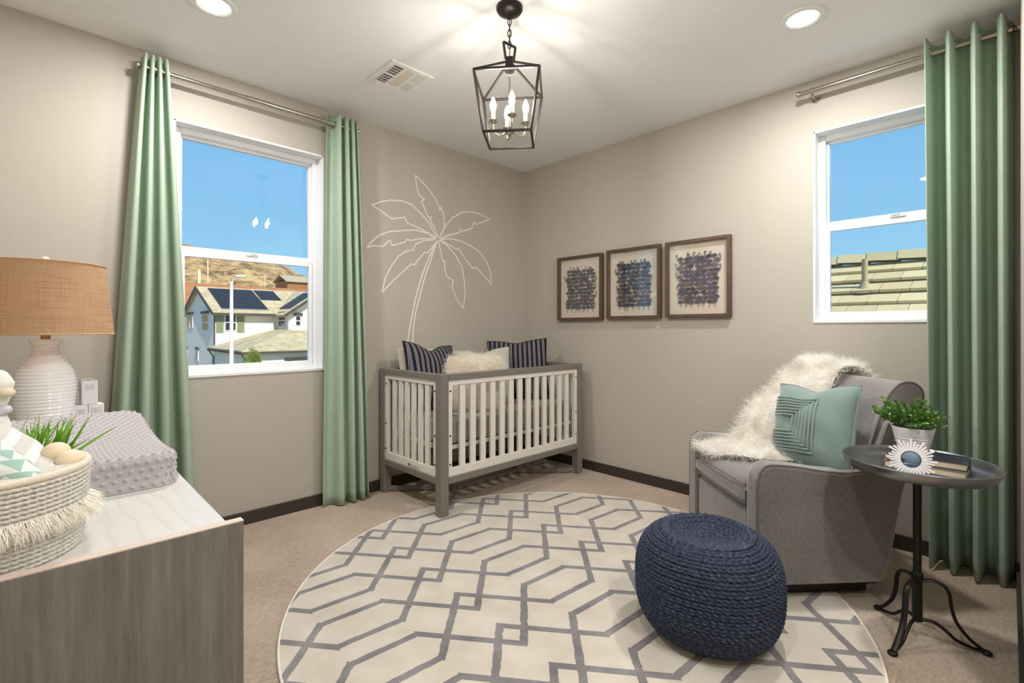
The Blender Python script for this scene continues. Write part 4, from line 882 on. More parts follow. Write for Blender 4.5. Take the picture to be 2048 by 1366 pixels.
SU, SV = np.meshgrid(su, sv, indexing='ij'); sp = 0.0225; r_i = np.floor(SV / sp * 1.15); a_ = (SU / sp + 0.5 * (r_i % 2)) % 1 - 0.5; b_ = (SV / sp * 1.15) % 1 - 0.5
dot = np.clip(1 - (a_ ** 2 + b_ ** 2) / 0.075, 0, 1) ** 0.7
P3 = P3 + nn * (dot * 0.0052)[..., None]
obj('padded_cover', MB().grid(P3), pad_m, pad, smooth=180, fixn=False)

# ------------------------------------------------------------------ table lamp
lx, ly = -3.379, -0.636
lamp = thing('table_lamp', 'white ribbed ceramic table lamp with a tan burlap drum shade', 'table lamp', (lx, ly, ZD))
cer = M('white_glaze', (245, 245, 245), 0.12, coat=0.4)
bp = smoothpath([(0.074, 0.0, 0), (0.080, 0.03, 0), (0.090, 0.09, 0), (0.0955, 0.15, 0), (0.0955, 0.195, 0), (0.086, 0.24, 0), (0.066, 0.275, 0), (0.048, 0.300, 0), (0.040, 0.322, 0), (0.042, 0.342, 0), (0.053, 0.362, 0)], 16)
pf = [(0, ZD + 0.0005)] + [(r + 0.0022 * sin(z * 2 * pi / 0.0135), ZD + 0.0005 + z) for r, z, _ in bp] + [(0.050, ZD + 0.366), (0.012, ZD + 0.364), (0, ZD + 0.364)]
obj('body', MB().lathe(pf, 64, (lx, ly, 0)), cer, lamp, smooth=60)
obj('neck', MB().lathe([(0.0, ZD + 0.36), (0.0145, ZD + 0.36), (0.0145, ZD + 0.40), (0.008, ZD + 0.402), (0.008, ZD + 0.455), (0, ZD + 0.456)], 20, (lx, ly, 0)), M('lamp_neck', (176, 146, 118), 0.4, 0.3), lamp, smooth=True)
def shade_mat():
    k = N('burlap'); c = k.coord(); s = k.n('SeparateXYZ', in_={0: c}); ang = k.math('ARCTAN2', s.outputs[1], s.outputs[0])
    comb = k.n('CombineXYZ', in_={0: k.math('MULTIPLY', ang, 0.21), 1: s.outputs[2], 2: 0.0}).outputs[0]
    h1 = k.noise(k.mapping(comb, (3, 260, 1)), 1.6, 3, 0.7); h2 = k.noise(k.mapping(comb, (300, 4, 1)), 1.6, 3, 0.7); h = k.math('ADD', k.math('MULTIPLY', h1, 0.6), k.math('MULTIPLY', h2, 0.4))
    col = k.ramp(h, [(0.34, srgb(166, 132, 98)), (0.5, srgb(206, 172, 136)), (0.66, srgb(226, 200, 170))]); return k.bsdf(col, 0.9, bump=h, bstr=0.5, bdist=0.002, spec=0.1, trans=(srgb(206, 164, 120), 0.25))
zs0, zs1 = 1.193, 1.470; rb, rt_ = 0.212, 0.185
sh = obj('shade', MB().lathe([(rb, zs0), (rt_, zs1), (rt_ - 0.003, zs1), (rb - 0.003, zs0), (rb, zs0)], 72, (lx, ly, 0)), shade_mat(), lamp, smooth=60)
trim_m = M('shade_trim', (196, 160, 122), 0.8)
for r, z in ((rb, zs0), (rt_, zs1)):
    obj('trim', MB().tube([(lx + r * cos(a), ly + r * sin(a), z) for a in np.linspace(0, 2 * pi, 72, endpoint=False)], 0.003, 6, closed=True), trim_m, sh, smooth=True)
m = MB().tube([(lx, ly, zs1 - 0.02), (lx, ly, zs1 + 0.012)], 0.003, 8)
for a in (0, 2 * pi / 3, 4 * pi / 3): m.tube([(lx, ly, zs1 - 0.006), (lx + rt_ * cos(a), ly + rt_ * sin(a), zs1 - 0.006)], 0.0018, 6)
m.tube([(lx, ly + 0.03 * 0, ZD + 0.455), (lx, ly + 0.045, 1.33), (lx, ly + 0.045, 1.40), (lx, ly, zs1 - 0.02)], 0.002, 6)
obj('harp', m, steel, lamp, smooth=True)
obj('finial', MB().ball((lx, ly, zs1 + 0.020), (0.013, 0.013, 0.011), 16, 10), cer, lamp, smooth=True)
obj('bulb', MB().lathe([(0, 1.262), (0.012, 1.264), (0.014, 1.285), (0.027, 1.315), (0.029, 1.335), (0.020, 1.356), (0, 1.365)], 16, (lx, ly, 0)), Memit('lamp_bulb_glow', (1.0, 0.72, 0.45), 20.0), lamp, smooth=True)

# ------------------------------------------------------------------ milestone blocks ONE / TWO / THREE
blk_m = M('white_block', (226, 226, 226), 0.5); ink = M('grey_ink', (128, 128, 130), 0.7)
GL = {'O': [[(0.5 + 0.42 * cos(a), 0.5 + 0.5 * sin(a)) for a in np.linspace(0, 2 * pi, 17)]], 'N': [[(0.1, 0), (0.1, 1), (0.9, 0), (0.9, 1)]], 'E': [[(0.8, 1), (0.15, 1), (0.15, 0), (0.8, 0)], [(0.15, 0.5), (0.7, 0.5)]],
      'T': [[(0.05, 1), (0.95, 1)], [(0.5, 1), (0.5, 0)]], 'W': [[(0, 1), (0.25, 0), (0.5, 0.8), (0.75, 0), (1, 1)]], 'H': [[(0.1, 0), (0.1, 1)], [(0.9, 0), (0.9, 1)], [(0.1, 0.5), (0.9, 0.5)]], 'R': [[(0.12, 0), (0.12, 1), (0.7, 1), (0.85, 0.78), (0.7, 0.55), (0.12, 0.52)], [(0.5, 0.53), (0.88, 0)]]}
def block(cx, cy, z, word, label, rz, size=(0.05, 0.06, 0.097)):
    t = thing('milestone_block', label, 'block', (cx, cy, z), rz, 'white word blocks beside the lamp')
    sx_, sy_, sz_ = size; obj('cube', MB().box(-sx_ / 2, sx_ / 2, -sy_ / 2, sy_ / 2, 0.0003, sz_), blk_m, t, world=False, bevel=0.002)
    n = len(word); cwid = min(0.0098, sx_ * 0.82 / n); hgt = 0.021; tot = n * cwid; m = MB()
    for i, chh in enumerate(word):
        for st_ in GL[chh]:
            P = [(-tot / 2 + i * cwid + cwid * (0.12 + 0.76 * px), -sy_ / 2 - 0.0002, 0.060 + hgt * py) for px, py in st_]; m.tube(P, 0.00055, 5)
    obj('lettering', m, ink, t, world=False)
bz = radians(6); b1 = np.array(onz(199, 850, ZD))
bA = np.array([-3.231, -0.645]); bd = np.array([cos(bz), sin(bz)])
block(*(bA), ZD, 'THREE', 'white block lettered THREE on the dresser under the ONE block', bz)
block(*(bA - bd * 0.0515), ZD, 'TWO', 'white block lettered TWO on the dresser beside the lamp', bz)
bO = bA - bd * 0.020; block(bO[0], bO[1], ZD + 0.0975, 'ONE', 'white block lettered ONE stacked on the TWO and THREE blocks', bz)
m = MB()
for k in range(5): m.ball((bO[0] - 0.02 + 0.008 * k, bO[1] + 0.004, ZD + 0.1985), (0.0052, 0.005, 0.0038), 10, 6)
tag(obj('bead_trinket', m, M('pale_green_beads', (212, 220, 200), 0.5), None, smooth=True, fixn=False), 'row of pale green beads lying on the ONE block', 'ornament')

# ------------------------------------------------------------------ grass planter
gc = np.array([-3.455, -1.832]); gp = thing('grass_plant', 'spiky green artificial grass in a small white planter behind the basket', 'potted plant', (gc[0], gc[1], ZD))
obj('planter', MB().box(gc[0] - 0.105, gc[0] + 0.105, gc[1] - 0.036, gc[1] + 0.036, ZD + 0.0005, ZD + 0.10), pw_, gp, bevel=0.004)
obj('moss', MB().box(gc[0] - 0.100, gc[0] + 0.100, gc[1] - 0.031, gc[1] + 0.031, ZD + 0.099, ZD + 0.105), M('moss', (52, 70, 30), 0.95), gp)
def grass_mat():
    k = N('grass_blade'); s = k.n('SeparateXYZ', in_={0: k.coord()}); f = k.noise(k.coord(), 60, 2); h = k.math('ADD', k.math('MULTIPLY', s.outputs[2], 2.2), k.math('MULTIPLY', f, 0.5))
    return k.bsdf(k.ramp(h, [(0.36, srgb(58, 112, 26)), (0.62, srgb(122, 180, 54)), (0.9, srgb(184, 216, 110))]), 0.4, trans=(srgb(120, 180, 40), 0.25))
gm_ = grass_mat(); rg = np.random.default_rng(4)
for k in range(170):
    bx_, by_ = gc[0] + rg.uniform(-0.092, 0.092), gc[1] + rg.uniform(-0.026, 0.026); L_ = rg.uniform(0.07, 0.125)
    ln_ = np.array([rg.normal() * 0.17 + (bx_ - gc[0]) * 2.4, rg.normal() * 0.12, 1.0]);
    if k % 21 == 0: ln_[0] += 0.8
    ln_ /= np.linalg.norm(ln_); wv = np.cross(ln_, [rg.normal(), rg.normal(), 0]); wv /= np.linalg.norm(wv); p0 = np.array([bx_, by_, ZD + 0.102]); rows = []
    for q in np.linspace(0, 1, 5):
        c = p0 + ln_ * L_ * q + np.array([ln_[0], ln_[1], -0.15]) * 0.02 * q * q; wd = 0.0036 * (1 - q) ** 0.6 * (0.75 + 0.6 * q) + 0.0002; fold_ = np.cross(ln_, wv) * 0.0009
        rows.append([c - wv * wd, c + fold_, c + wv * wd])
    obj('grass_blade', MB().grid(np.array(rows)), gm_, gp, smooth=180, fixn=False)

# ------------------------------------------------------------------ rope basket and what it holds
kc = np.array([-3.475, -2.033]); bsk = thing('rope_basket', 'cream coiled rope basket with a fringed band at the near end of the dresser', 'basket', (kc[0], kc[1], ZD))
def rope_mat():
    k = N('cotton_rope'); f = k.noise(k.coord(), 170, 3, 0.7); g = k.noise(k.coord(), 40, 2); sp_ = k.math('GREATER_THAN', k.noise(k.coord(), 240, 1), 0.66)
    col = k.mix(k.math('MULTIPLY', sp_, 0.5), k.ramp(f, [(0.3, srgb(186, 182, 174)), (0.6, srgb(222, 218, 208))]), srgb(150, 148, 144)); return k.bsdf(col, 0.9, bump=f, bstr=0.6, bdist=0.003, spec=0.1)
rope = rope_mat(); hB = 0.150
pf = [(0, ZD + 0.001), (0.128, ZD + 0.001)]
for i in range(18):
    z = i * 0.0081 + 0.004; r = 0.134 + 0.014 * (z / hB) ** 0.7
    for a in np.linspace(-pi / 2 * 0.8, pi / 2 * 0.8, 6): pf.append((r - 0.003 + 0.0050 * cos(a), ZD + z + 0.0041 * sin(a) + 0.0008))
NA_ = 320; pf = np.array(pf); th = np.arange(NA_) * 2 * pi / NA_; rows = []
for i, (r, z) in enumerate(pf):
    tw = 0.0011 * np.sin(th * 78 + i * 1.05) if i > 1 else 0; rows.append(np.stack([kc[0] + (r + tw) * np.cos(th), kc[1] + (r + tw) * np.sin(th), np.full(NA_, z)], -1))
obj('coiled_wall', MB().grid(np.array(rows), close_v=True), rope, bsk, smooth=180, fixn=False)
obj('lining', MB().lathe([(0, ZD + 0.008), (0.126, ZD + 0.010), (0.1385, ZD + hB)], 96, (kc[0], kc[1], 0)), rope, bsk, smooth=True, fixn=False)
obj('rim_coil', MB().tube([(kc[0] + 0.1435 * cos(a), kc[1] + 0.1435 * sin(a), ZD + hB + 0.0025) for a in np.linspace(0, 2 * pi, 96, endpoint=False)], 0.0068, 10, closed=True), Mfab('rim_rope', (224, 214, 196), 0.9, 300), bsk, smooth=True)
rf = np.random.default_rng(9); nf = 5200; ta = rf.random(nf) * 2 * pi; zf = 0.082 + rf.uniform(-0.006, 0.006, nf); rfz = 0.1452
fP = np.stack([rfz * np.cos(ta), rfz * np.sin(ta), zf], -1); clump = np.sin(ta * 38) * 0.5; fN = np.stack([np.cos(ta + 0.5 * clump), np.sin(ta + 0.5 * clump), -0.25 + 0 * ta], -1)
fri = Mfab('fringe_cotton', (250, 245, 234), 0.9, 300, 0.03)
fur('fringe', fP, fN, (0, 0, -0.55), 0.030, 0.0014, fri, bsk, nf, seed=3, grav=0.9, curl=0.35)
# egg-shaped wooden balls
egg_m = M('pale_wood_egg', (234, 216, 186), 0.5)
# striped swaddle filling the basket and standing up out of it
def loft(path, rad, flat=0.7, n=20, seed=0, wr=0.05, up=(0, 0, 1)):
    P = smoothpath(path, 7); m = len(P); rr_ = np.interp(np.linspace(0, 1, m), np.linspace(0, 1, len(rad)), rad); T = np.gradient(P, axis=0); T /= np.linalg.norm(T, axis=1)[:, None]; V = np.zeros((m, n, 3))
    for i in range(m):
        b = np.cross(T[i], up); b /= np.linalg.norm(b) + 1e-9; c = np.cross(b, T[i])
        for k in range(n):
            a = 2 * pi * k / n; r = rr_[i] * (1 + wr * sin(3 * a + i * 0.35 + seed) + wr * 0.6 * sin(5 * a - i * 0.5)); V[i, k] = P[i] + r * (cos(a) * b + flat * sin(a) * c)
    mb_ = MB(); mb_.grid(V, close_v=True); mb_.add(V[0], [tuple(range(n))]); mb_.add(V[-1], [tuple(range(n))[::-1]]); return mb_
def swaddle_stripe():
    k = N('striped_muslin'); s = k.n('SeparateXYZ', in_={0: k.coord()}); t = k.math('ADD', k.math('MULTIPLY', s.outputs[0], 0.80), k.math('MULTIPLY', s.outputs[2], -0.75)); fr = k.math('FRACT', k.math('ADD', k.math('MULTIPLY', t, 1 / 0.042), 20.3))
    big = k.noise(k.coord(), 14, 1); colr = k.mix(big, srgb(214, 215, 216), srgb(228, 220, 210)); mk = k.math('LESS_THAN', fr, 0.55); return k.bsdf(k.mix(mk, srgb(240, 240, 238), colr), 0.85, spec=0.1, trans=(srgb(235, 235, 232), 0.15))
sw = thing('swaddle_blanket', 'white muslin blanket with soft grey stripes bundled in the rope basket', 'blanket', (kc[0], kc[1], ZD + 0.012))
ssm = swaddle_stripe()
obj('folded_layers', MB().lathe([(0, ZD + 0.013), (0.105, ZD + 0.02), (0.120, ZD + 0.06), (0.122, ZD + 0.095), (0.09, ZD + 0.118), (0.04, ZD + 0.128), (0, ZD + 0.13)], 32, (kc[0], kc[1], 0)), ssm, sw, smooth=True)
obj('rolled_end', loft([atd(-95, 835, 1.03), atd(-40, 872, 0.985), atd(15, 905, 0.95), atd(62, 936, 0.925), atd(104, 955, 0.91), atd(135, 966, 0.90)], [0.044, 0.050, 0.048, 0.040, 0.027, 0.012], 0.60, seed=1), ssm, sw, smooth=True)
def tri_mat():
    k = N('mint_triangles'); s = k.n('SeparateXYZ', in_={0: k.coord()}); cx = k.math('ADD', s.outputs[0], k.math('MULTIPLY', s.outputs[1], 0.4)); cy = k.math('ADD', s.outputs[2], k.math('MULTIPLY', s.outputs[1], 0.5))
    fx = k.math('FRACT', k.math('ADD', k.math('MULTIPLY', cx, 1 / 0.036), 40.2)); fy = k.math('FRACT', k.math('ADD', k.math('MULTIPLY', cy, 1 / 0.032), 40.4)); tri = k.math('LESS_THAN', fy, k.math('SUBTRACT', 0.95, k.math('MULTIPLY', k.math('ABSOLUTE', k.math('SUBTRACT', fx, 0.5)), 1.9)))
    return k.bsdf(k.mix(tri, srgb(168, 200, 192), srgb(232, 238, 232)), 0.85, spec=0.1, trans=(srgb(200, 225, 215), 0.15))
mt = thing('swaddle_blanket', 'mint blanket with white triangles tucked in front of the striped blanket', 'blanket', (kc[0] - 0.02, kc[1] - 0.06, ZD + 0.10))
obj('rolled_cloth', loft([atd(-110, 905, 0.90), atd(-45, 925, 0.875), atd(15, 946, 0.865), atd(58, 962, 0.86), atd(92, 975, 0.86)], [0.040, 0.046, 0.040, 0.026, 0.010], 0.75, seed=4), tri_mat(), mt, smooth=True)
for px, py, dd, lab in ((112, 904, 0.955, 'pale wooden egg resting against the striped blanket in the rope basket'), (141, 919, 0.945, 'pale wooden egg low by the rim of the rope basket')):
    c = atd(px, py, dd); tag(obj('wooden_egg', MB().ball(c, (0.0225, 0.018, 0.019), 20, 14), egg_m, None, smooth=True), lab, 'egg', 'wooden eggs in the basket')
# plush bird
ps = Mfab('white_plush', (232, 230, 224), 0.95, 260, 0.05, 0.6); pb = Mfab('cream_felt', (222, 208, 184), 0.95, 260)
hc = np.array(atd(-16, 772, 1.02)); bird = thing('plush_toy', 'white plush bird with a cream beak peeking out of the rope basket', 'plush toy', (hc[0], hc[1], ZD + 0.13))
hd = obj('body', loft([hc + [0.0, 0.0, 0.036], hc + [0, 0, 0.028], hc + [0, 0, 0.005], hc + [0, 0, -0.028], hc + [-0.004, 0.0, -0.045], hc + [-0.008, 0, -0.08], hc + [-0.012, 0, -0.13]], [0.006, 0.022, 0.034, 0.026, 0.021, 0.036, 0.042], 1.0, seed=2, wr=0.01, up=(0, 1, 0)), ps, bird, smooth=True)
tocam = CAM - hc; tocam /= np.linalg.norm(tocam); rgt = np.cross(tocam, UP) * -1; rgt /= np.linalg.norm(rgt)
obj('beak', MB().ball(hc + tocam * 0.026 + rgt * 0.018 + np.array([0, 0, -0.016]), (0.017, 0.017, 0.0105), 16, 10), pb, bird, smooth=True)
obj('eye', MB().ball(hc + tocam * 0.0335 + rgt * 0.006 + np.array([0, 0, 0.006]), 0.003, 10, 8), scr_m, bird, smooth=True)
obj('neck_scarf', MB().tube([hc + np.array([-0.004 + 0.026 * cos(a), 0.026 * sin(a), -0.052]) for a in np.linspace(0, 2 * pi, 24, endpoint=False)], 0.009, 8, closed=True), Mfab('lilac_print', (206, 204, 212), 0.9, 90, 0.2), bird, smooth=True)

# ================================================================== OUTSIDE
stucco = wallmat('white_stucco', (240, 232, 214), 4, 0.05); GZ = -3.0
k = N('dirt_ground'); f_ = k.noise(k.coord(), 0.6, 4); struct('ground', MB().box(-140, 260, 0.9, 170, GZ - 0.5, GZ), k.bsdf(k.ramp(f_, [(0.3, srgb(120, 110, 98)), (0.7, srgb(160, 150, 136))]), 0.95))
def hill_mat():
    k = N('dry_hillside'); c = k.coord(); f = k.noise(k.mapping(c, (1, 0.35, 1)), 0.13, 6, 0.75); g = k.noise(k.mapping(c, (1, 0.35, 1.0)), 0.45, 4, 0.75); h = k.math('ADD', k.math('MULTIPLY', f, 0.55), k.math('MULTIPLY', g, 0.45))
    return k.bsdf(k.ramp(h, [(0.40, srgb(74, 66, 46)), (0.47, srgb(160, 126, 78)), (0.55, srgb(212, 174, 112)), (0.68, srgb(234, 200, 140))]), 0.95, bump=h, bstr=1.0, bdist=3.0)
rh = np.random.default_rng(5); A_, B_ = 90, 46; V = np.zeros((A_, B_, 3))
for i, px in enumerate(np.linspace(-350, 1000, A_)):
    rid = np.interp(px, [-350, 100, 353, 430, 520, 560, 618, 760, 1000], [46, 44, 36.5, 33.5, 30.0, 27.5, 22.0, 12.0, 4.0])
    for j in range(B_):
        q = j / (B_ - 1); dep = 95 + 190 * q; p = atd(px, CY, dep); z = 6.0 + (rid - 6.0) * (min(1, q / 0.55) ** 0.85) - max(0, q - 0.6) * 20
        gul = 1.3 * math.sin(px * 0.06 + 3 * q) * math.sin(px * 0.021 + 1.3) * min(1, q * 3); V[i, j] = (p[0], p[1], z + gul * (q < 0.52) + rh.normal() * 0.25)
struct('hill', MB().grid(V), hill_mat(), smooth=180, fixn=False)
k = N('graded_soil'); f_ = k.noise(k.mapping(k.coord(), (1, 1, 3)), 0.5, 5, 0.7); gs = k.bsdf(k.ramp(f_, [(0.3, srgb(160, 100, 56)), (0.7, srgb(190, 130, 80))]), 0.95)
V = np.zeros((24, 6, 3))
for i, px in enumerate(np.linspace(-350, 1000, 24)):
    tz = np.interp(px, [-350, 353, 618, 1000], [10.5, 8.9, 7.6, 6.0])
    for j, (dep, z) in enumerate(((56, GZ), (60, GZ + 0.3), (68, 3.0), (78, tz - 0.3), (80, tz), (100, tz - 0.5))):
        p = atd(px, CY, dep); V[i, j] = (p[0], p[1], z)
struct('embankment', MB().grid(V), gs, smooth=180, fixn=False)

# the white house across the street
def roof_mat(name, c1, c2, c3, axis=1, per=0.36):
    k = N(name); s = k.n('SeparateXYZ', in_={0: k.coord()}); f = k.noise(k.mapping(k.coord(), (1, 1, 1)), 1.4, 4, 0.7); fr = k.math('FRACT', k.math('MULTIPLY', s.outputs[axis], 1 / per)); d = k.math('LESS_THAN', fr, 0.12)
    return k.bsdf(k.mix(k.math('MULTIPLY', d, 0.35), k.ramp(f, [(0.3, srgb(*c1)), (0.5, srgb(*c2)), (0.7, srgb(*c3))]), srgb(70, 62, 52)), 0.9)
rf1 = roof_mat('grey_tan_roof', (166, 148, 112), (194, 176, 136), (214, 198, 160)); rf_x = roof_mat('grey_tan_roof_side', (166, 148, 112), (194, 176, 136), (214, 198, 160), 0)
fascia = M('dark_fascia', (74, 66, 58), 0.7); glassd = M('dark_window', (44, 48, 52), 0.15); wfr = M('white_trim', (235, 235, 232), 0.5); tan_in = M('drawn_blind', (196, 164, 104), 0.7); shut = M('sage_shutter', (126, 136, 98), 0.7)
hs = thing('two_storey_house', 'white two-storey house with solar panels on its tiled roof across the street', 'house', (6.0, 38.8, GZ))
YM, XG = 38.8, 6.25
m = MB().box(XG, 14.5, YM, 48.8, GZ, 2.50); m.prism([(YM, 2.50), (48.8, 2.50), (43.8, 4.50)], 0, XG, XG + 0.3); obj('main_wall', m, stucco, hs, fixn=False)
obj('wing_wall', MB().box(10.8, 16.0, 36.5, YM, GZ, 2.5).prism([(10.8, 2.5), (16.0, 2.5), (13.4, 4.25)], 1, 36.5, 36.8), stucco, hs, fixn=False)
obj('garage_wall', MB().box(6.2, 16.0, 30.8, YM, GZ, -0.22), stucco, hs)
def slab(pts, t=0.16):
    P = np.array(pts, float); Q = P - np.array([0, 0, t]); n = len(P); return MB().add(np.vstack([P, Q]), [tuple(range(n)), tuple(range(n, 2 * n))[::-1]] + [(i, (i + 1) % n, (i + 1) % n + n, i + n) for i in range(n)])
ze = 2.52
rm = obj('roof', slab([(6.0, 38.3, ze - 0.1), (15, 38.3, ze - 0.1), (15, 43.8, 4.72), (6.0, 43.8, 4.72)]), rf1, hs); obj('rear_roof', slab([(6.0, 49.3, ze - 0.1), (15, 49.3, ze - 0.1), (15, 43.8, 4.72), (6.0, 43.8, 4.72)]), rf1, hs)
obj('fascia', MB().bar((5.96, 38.3, ze - 0.19), (5.96, 43.8, 4.63), 0.08, 0.22).bar((5.96, 49.3, ze - 0.19), (5.96, 43.8, 4.63), 0.08, 0.22).box(6.0, 10.6, 38.22, 38.3, ze - 0.32, ze - 0.12), fascia, hs, fixn=False)
def roofpt(x, s, lift=0.06): return (x, 38.3 + 5.5 * s, ze - 0.1 + (4.72 - ze + 0.1) * s + lift)
sol = M('solar_glass', (34, 36, 40), 0.45, spec=0.25); solf = M('solar_edge', (170, 172, 172), 0.4, 0.6)
def panel(x0, x1, s0, s1): obj('solar_panel', slab([roofpt(x0, s0), roofpt(x1, s0), roofpt(x1, s1), roofpt(x0, s1)], 0.05), sol, hs)
for r in range(4):
    for c in range(2): panel(6.75 + c * 1.7, 6.75 + c * 1.7 + 1.66, 0.13 + r * 0.2, 0.13 + r * 0.2 + 0.19)
for r in range(2): panel(10.25, 11.9, 0.53 + r * 0.2, 0.72 + r * 0.2)
obj('array_edge', slab([roofpt(6.75, 0.11), roofpt(10.16, 0.11), roofpt(10.16, 0.127), roofpt(6.75, 0.127)], 0.1), solf, hs)
obj('wing_roof', slab([(10.35, 36.0, 2.28), (10.35, 43.0, 2.28), (13.4, 43.0, 4.42), (13.4, 36.0, 4.42)]), rf_x, hs); obj('wing_roof_far', slab([(16.45, 36.0, 2.28), (16.45, 43.0, 2.28), (13.4, 43.0, 4.42), (13.4, 36.0, 4.42)]), rf_x, hs)
obj('wing_fascia', MB().bar((10.35, 35.96, 2.2), (13.4, 35.96, 4.34), 0.08, 0.2).bar((16.45, 35.96, 2.2), (13.4, 35.96, 4.34), 0.08, 0.2), fascia, hs, fixn=False)
def wingpt(y, s): return (10.35 + 3.05 * s, y, 2.28 + 2.14 * s + 0.06)
for r in range(3): obj('solar_panel', slab([wingpt(37.0, 0.25 + r * 0.22), wingpt(39.6, 0.25 + r * 0.22), wingpt(39.6, 0.46 + r * 0.22), wingpt(37.0, 0.46 + r * 0.22)], 0.05), sol, hs)
zl, zh = -0.2, 1.12; m = slab([(5.8, 30.4, zl), (10.3, 34.9, zh), (10.3, YM, zh), (5.8, YM, zl)], 0.14); obj('garage_roof_side', m, rf_x, hs)
obj('garage_roof', slab([(5.8, 30.4, zl), (16.4, 30.4, zl), (16.4, 34.9, zh), (10.3, 34.9, zh)], 0.14), rf1, hs); obj('garage_roof_top', slab([(10.3, 34.9, zh), (16.4, 34.9, zh), (16.4, 36.5, zh), (10.3, 36.5, zh)], 0.1), rf1, hs)
obj('gutter', MB().box(5.74, 16.4, 30.32, 30.42, zl - 0.24, zl - 0.08).box(5.72, 5.82, 30.4, YM, zl - 0.24, zl - 0.08), fascia, hs, fixn=False)
obj('downspout', MB().tube([(5.78, 38.6, zl - 0.2), (6.1, 38.6, zl - 0.7), (6.1, 38.6, GZ)], 0.05, 8).tube([(5.8, 30.5, zl - 0.2), (6.12, 30.72, zl - 0.7), (6.12, 30.72, GZ)], 0.05, 8).tube([(6.2, 38.74, 2.3), (6.2, 38.74, 0.0)], 0.05, 8), fascia, hs)
def hwin(ax, v, px0, px1, py0, py1, pane, mull=(1, 1), lintel=True, out=-1):
    a = on(px0, py0, ax, v); b = on(px1, py1, ax, v); o_ax = 1 - ax; lo, hi = sorted((a[o_ax], b[o_ax])); z1_, z0_ = max(a[2], b[2]), min(a[2], b[2])
    def B(n0, n1, p0, p1, q0, q1): return MB().box(n0, n1, p0, p1, q0, q1) if ax == 0 else MB().box(p0, p1, n0, n1, q0, q1)
    wn = obj('window', B(v - 0.06, v - 0.005, lo, hi, z0_, z1_), wfr, hs); nx, nz = mull; t = 0.07
    for i in range(nx):
        for j in range(nz):
            w_, h_ = (hi - lo - t) / nx, (z1_ - z0_ - t) / nz; obj('pane', B(v - 0.075, v - 0.058, lo + t + i * w_, lo + (i + 1) * w_, z0_ + t + j * h_, z0_ + (j + 1) * h_), pane, wn)
    if lintel: obj('lintel', B(v - 0.14, v - 0.005, lo - 0.12, hi + 0.12, z1_, z1_ + 0.2), fascia, hs)
    return lo, hi, z0_, z1_
lo, hi, z0_, z1_ = hwin(1, YM, 448.6, 472.5, 627, 662, glassd, (2, 2))
for xa in (lo - 0.56, hi + 0.06): obj('shutter', MB().box(xa, xa + 0.5, YM - 0.07, YM - 0.005, z0_ - 0.1, z1_), shut, hs)
hwin(0, XG, 376.5, 380.5, 630, 655, tan_in, (1, 2)); hwin(0, XG, 382.5, 386.5, 629, 655, tan_in, (1, 2)); hwin(0, XG, 405.5, 417.5, 628, 662, tan_in, (2, 2))
hwin(0, XG, 371.5, 375, 697, 718, tan_in, (1, 1)); hwin(0, XG, 394, 397.5, 699, 722, tan_in, (1, 1))
hwin(0, 10.8, 558.5, 571.5, 629, 654, glassd, (2, 2)); hwin(1, 36.5, 590, 601.5, 631, 652, glassd, (1, 2))
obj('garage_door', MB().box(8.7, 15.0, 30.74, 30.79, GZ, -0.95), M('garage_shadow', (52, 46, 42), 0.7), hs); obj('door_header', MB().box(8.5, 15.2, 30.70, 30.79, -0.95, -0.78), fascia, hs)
# street lamp
sp0 = atd(463, CY, 20.0); sl_m = M('galvanised_pole', (232, 226, 208), 0.6, 0.0)
sl_ = thing('street_lamp', 'tall pale street lamp standing before the white house', 'street lamp', (sp0[0], sp0[1], GZ)); ztp = 1.215 + 90 * 20 / FPX
obj('pole', MB().tube([(sp0[0], sp0[1], GZ), (sp0[0], sp0[1], ztp)], [0.10, 0.062], 16).ball((sp0[0], sp0[1], ztp), 0.075, 12, 8), sl_m, sl_, smooth=True, fixn=False)
e1 = sp0 + RT * 0.42; obj('arm', MB().tube(smoothpath([(sp0[0], sp0[1], ztp - 0.06), tuple((sp0 + RT * 0.12)[:2]) + (ztp + 0.2,), tuple(e1[:2]) + (ztp + 0.29,)], 5), 0.022, 8), sl_m, sl_, smooth=True)
obj('lamp_head', MB().bar(tuple((e1 - RT * 0.22)[:2]) + (ztp + 0.29,), tuple((e1 + RT * 0.16)[:2]) + (ztp + 0.30,), 0.14, 0.09), M('lamp_head_white', (232, 232, 228), 0.4), sl_, bevel=0.03, smooth=True)
# small tree by the garage
tp = atd(508, CY, 26.0); tr = thing('garden_tree', 'small leafy green tree in front of the garage', 'tree', (tp[0], tp[1], GZ))
obj('trunk', MB().tube([(tp[0], tp[1], GZ), (tp[0] + 0.03, tp[1], -1.5), (tp[0], tp[1], -0.5)], [0.05, 0.04, 0.015], 8), M('tree_bark', (92, 78, 62), 0.9), tr, smooth=True)
rt2 = np.random.default_rng(8); nl_ = 2600; dv = rt2.normal(size=(nl_, 3)); dv /= np.linalg.norm(dv, axis=1)[:, None]; rad_ = rt2.random(nl_) ** 0.4; lob = 1 + 0.25 * np.sin(5 * dv[:, 0] + 3 * dv[:, 2])
cP = np.array([tp[0], tp[1], -0.45]) + dv * (rad_ * lob)[:, None] * np.array([0.46, 0.46, 0.62]); s1 = rt2.normal(size=(nl_, 3)); s1 /= np.linalg.norm(s1, axis=1)[:, None]; s2 = np.cross(s1, rt2.normal(size=(nl_, 3))); s2 /= np.linalg.norm(s2, axis=1)[:, None]
Vq = np.stack([cP, cP + s1 * 0.035 + s2 * 0.022, cP + s1 * 0.075, cP + s1 * 0.035 - s2 * 0.022], 1).reshape(-1, 3); k = N('tree_leaf'); f_ = k.noise(k.coord(), 9, 2)
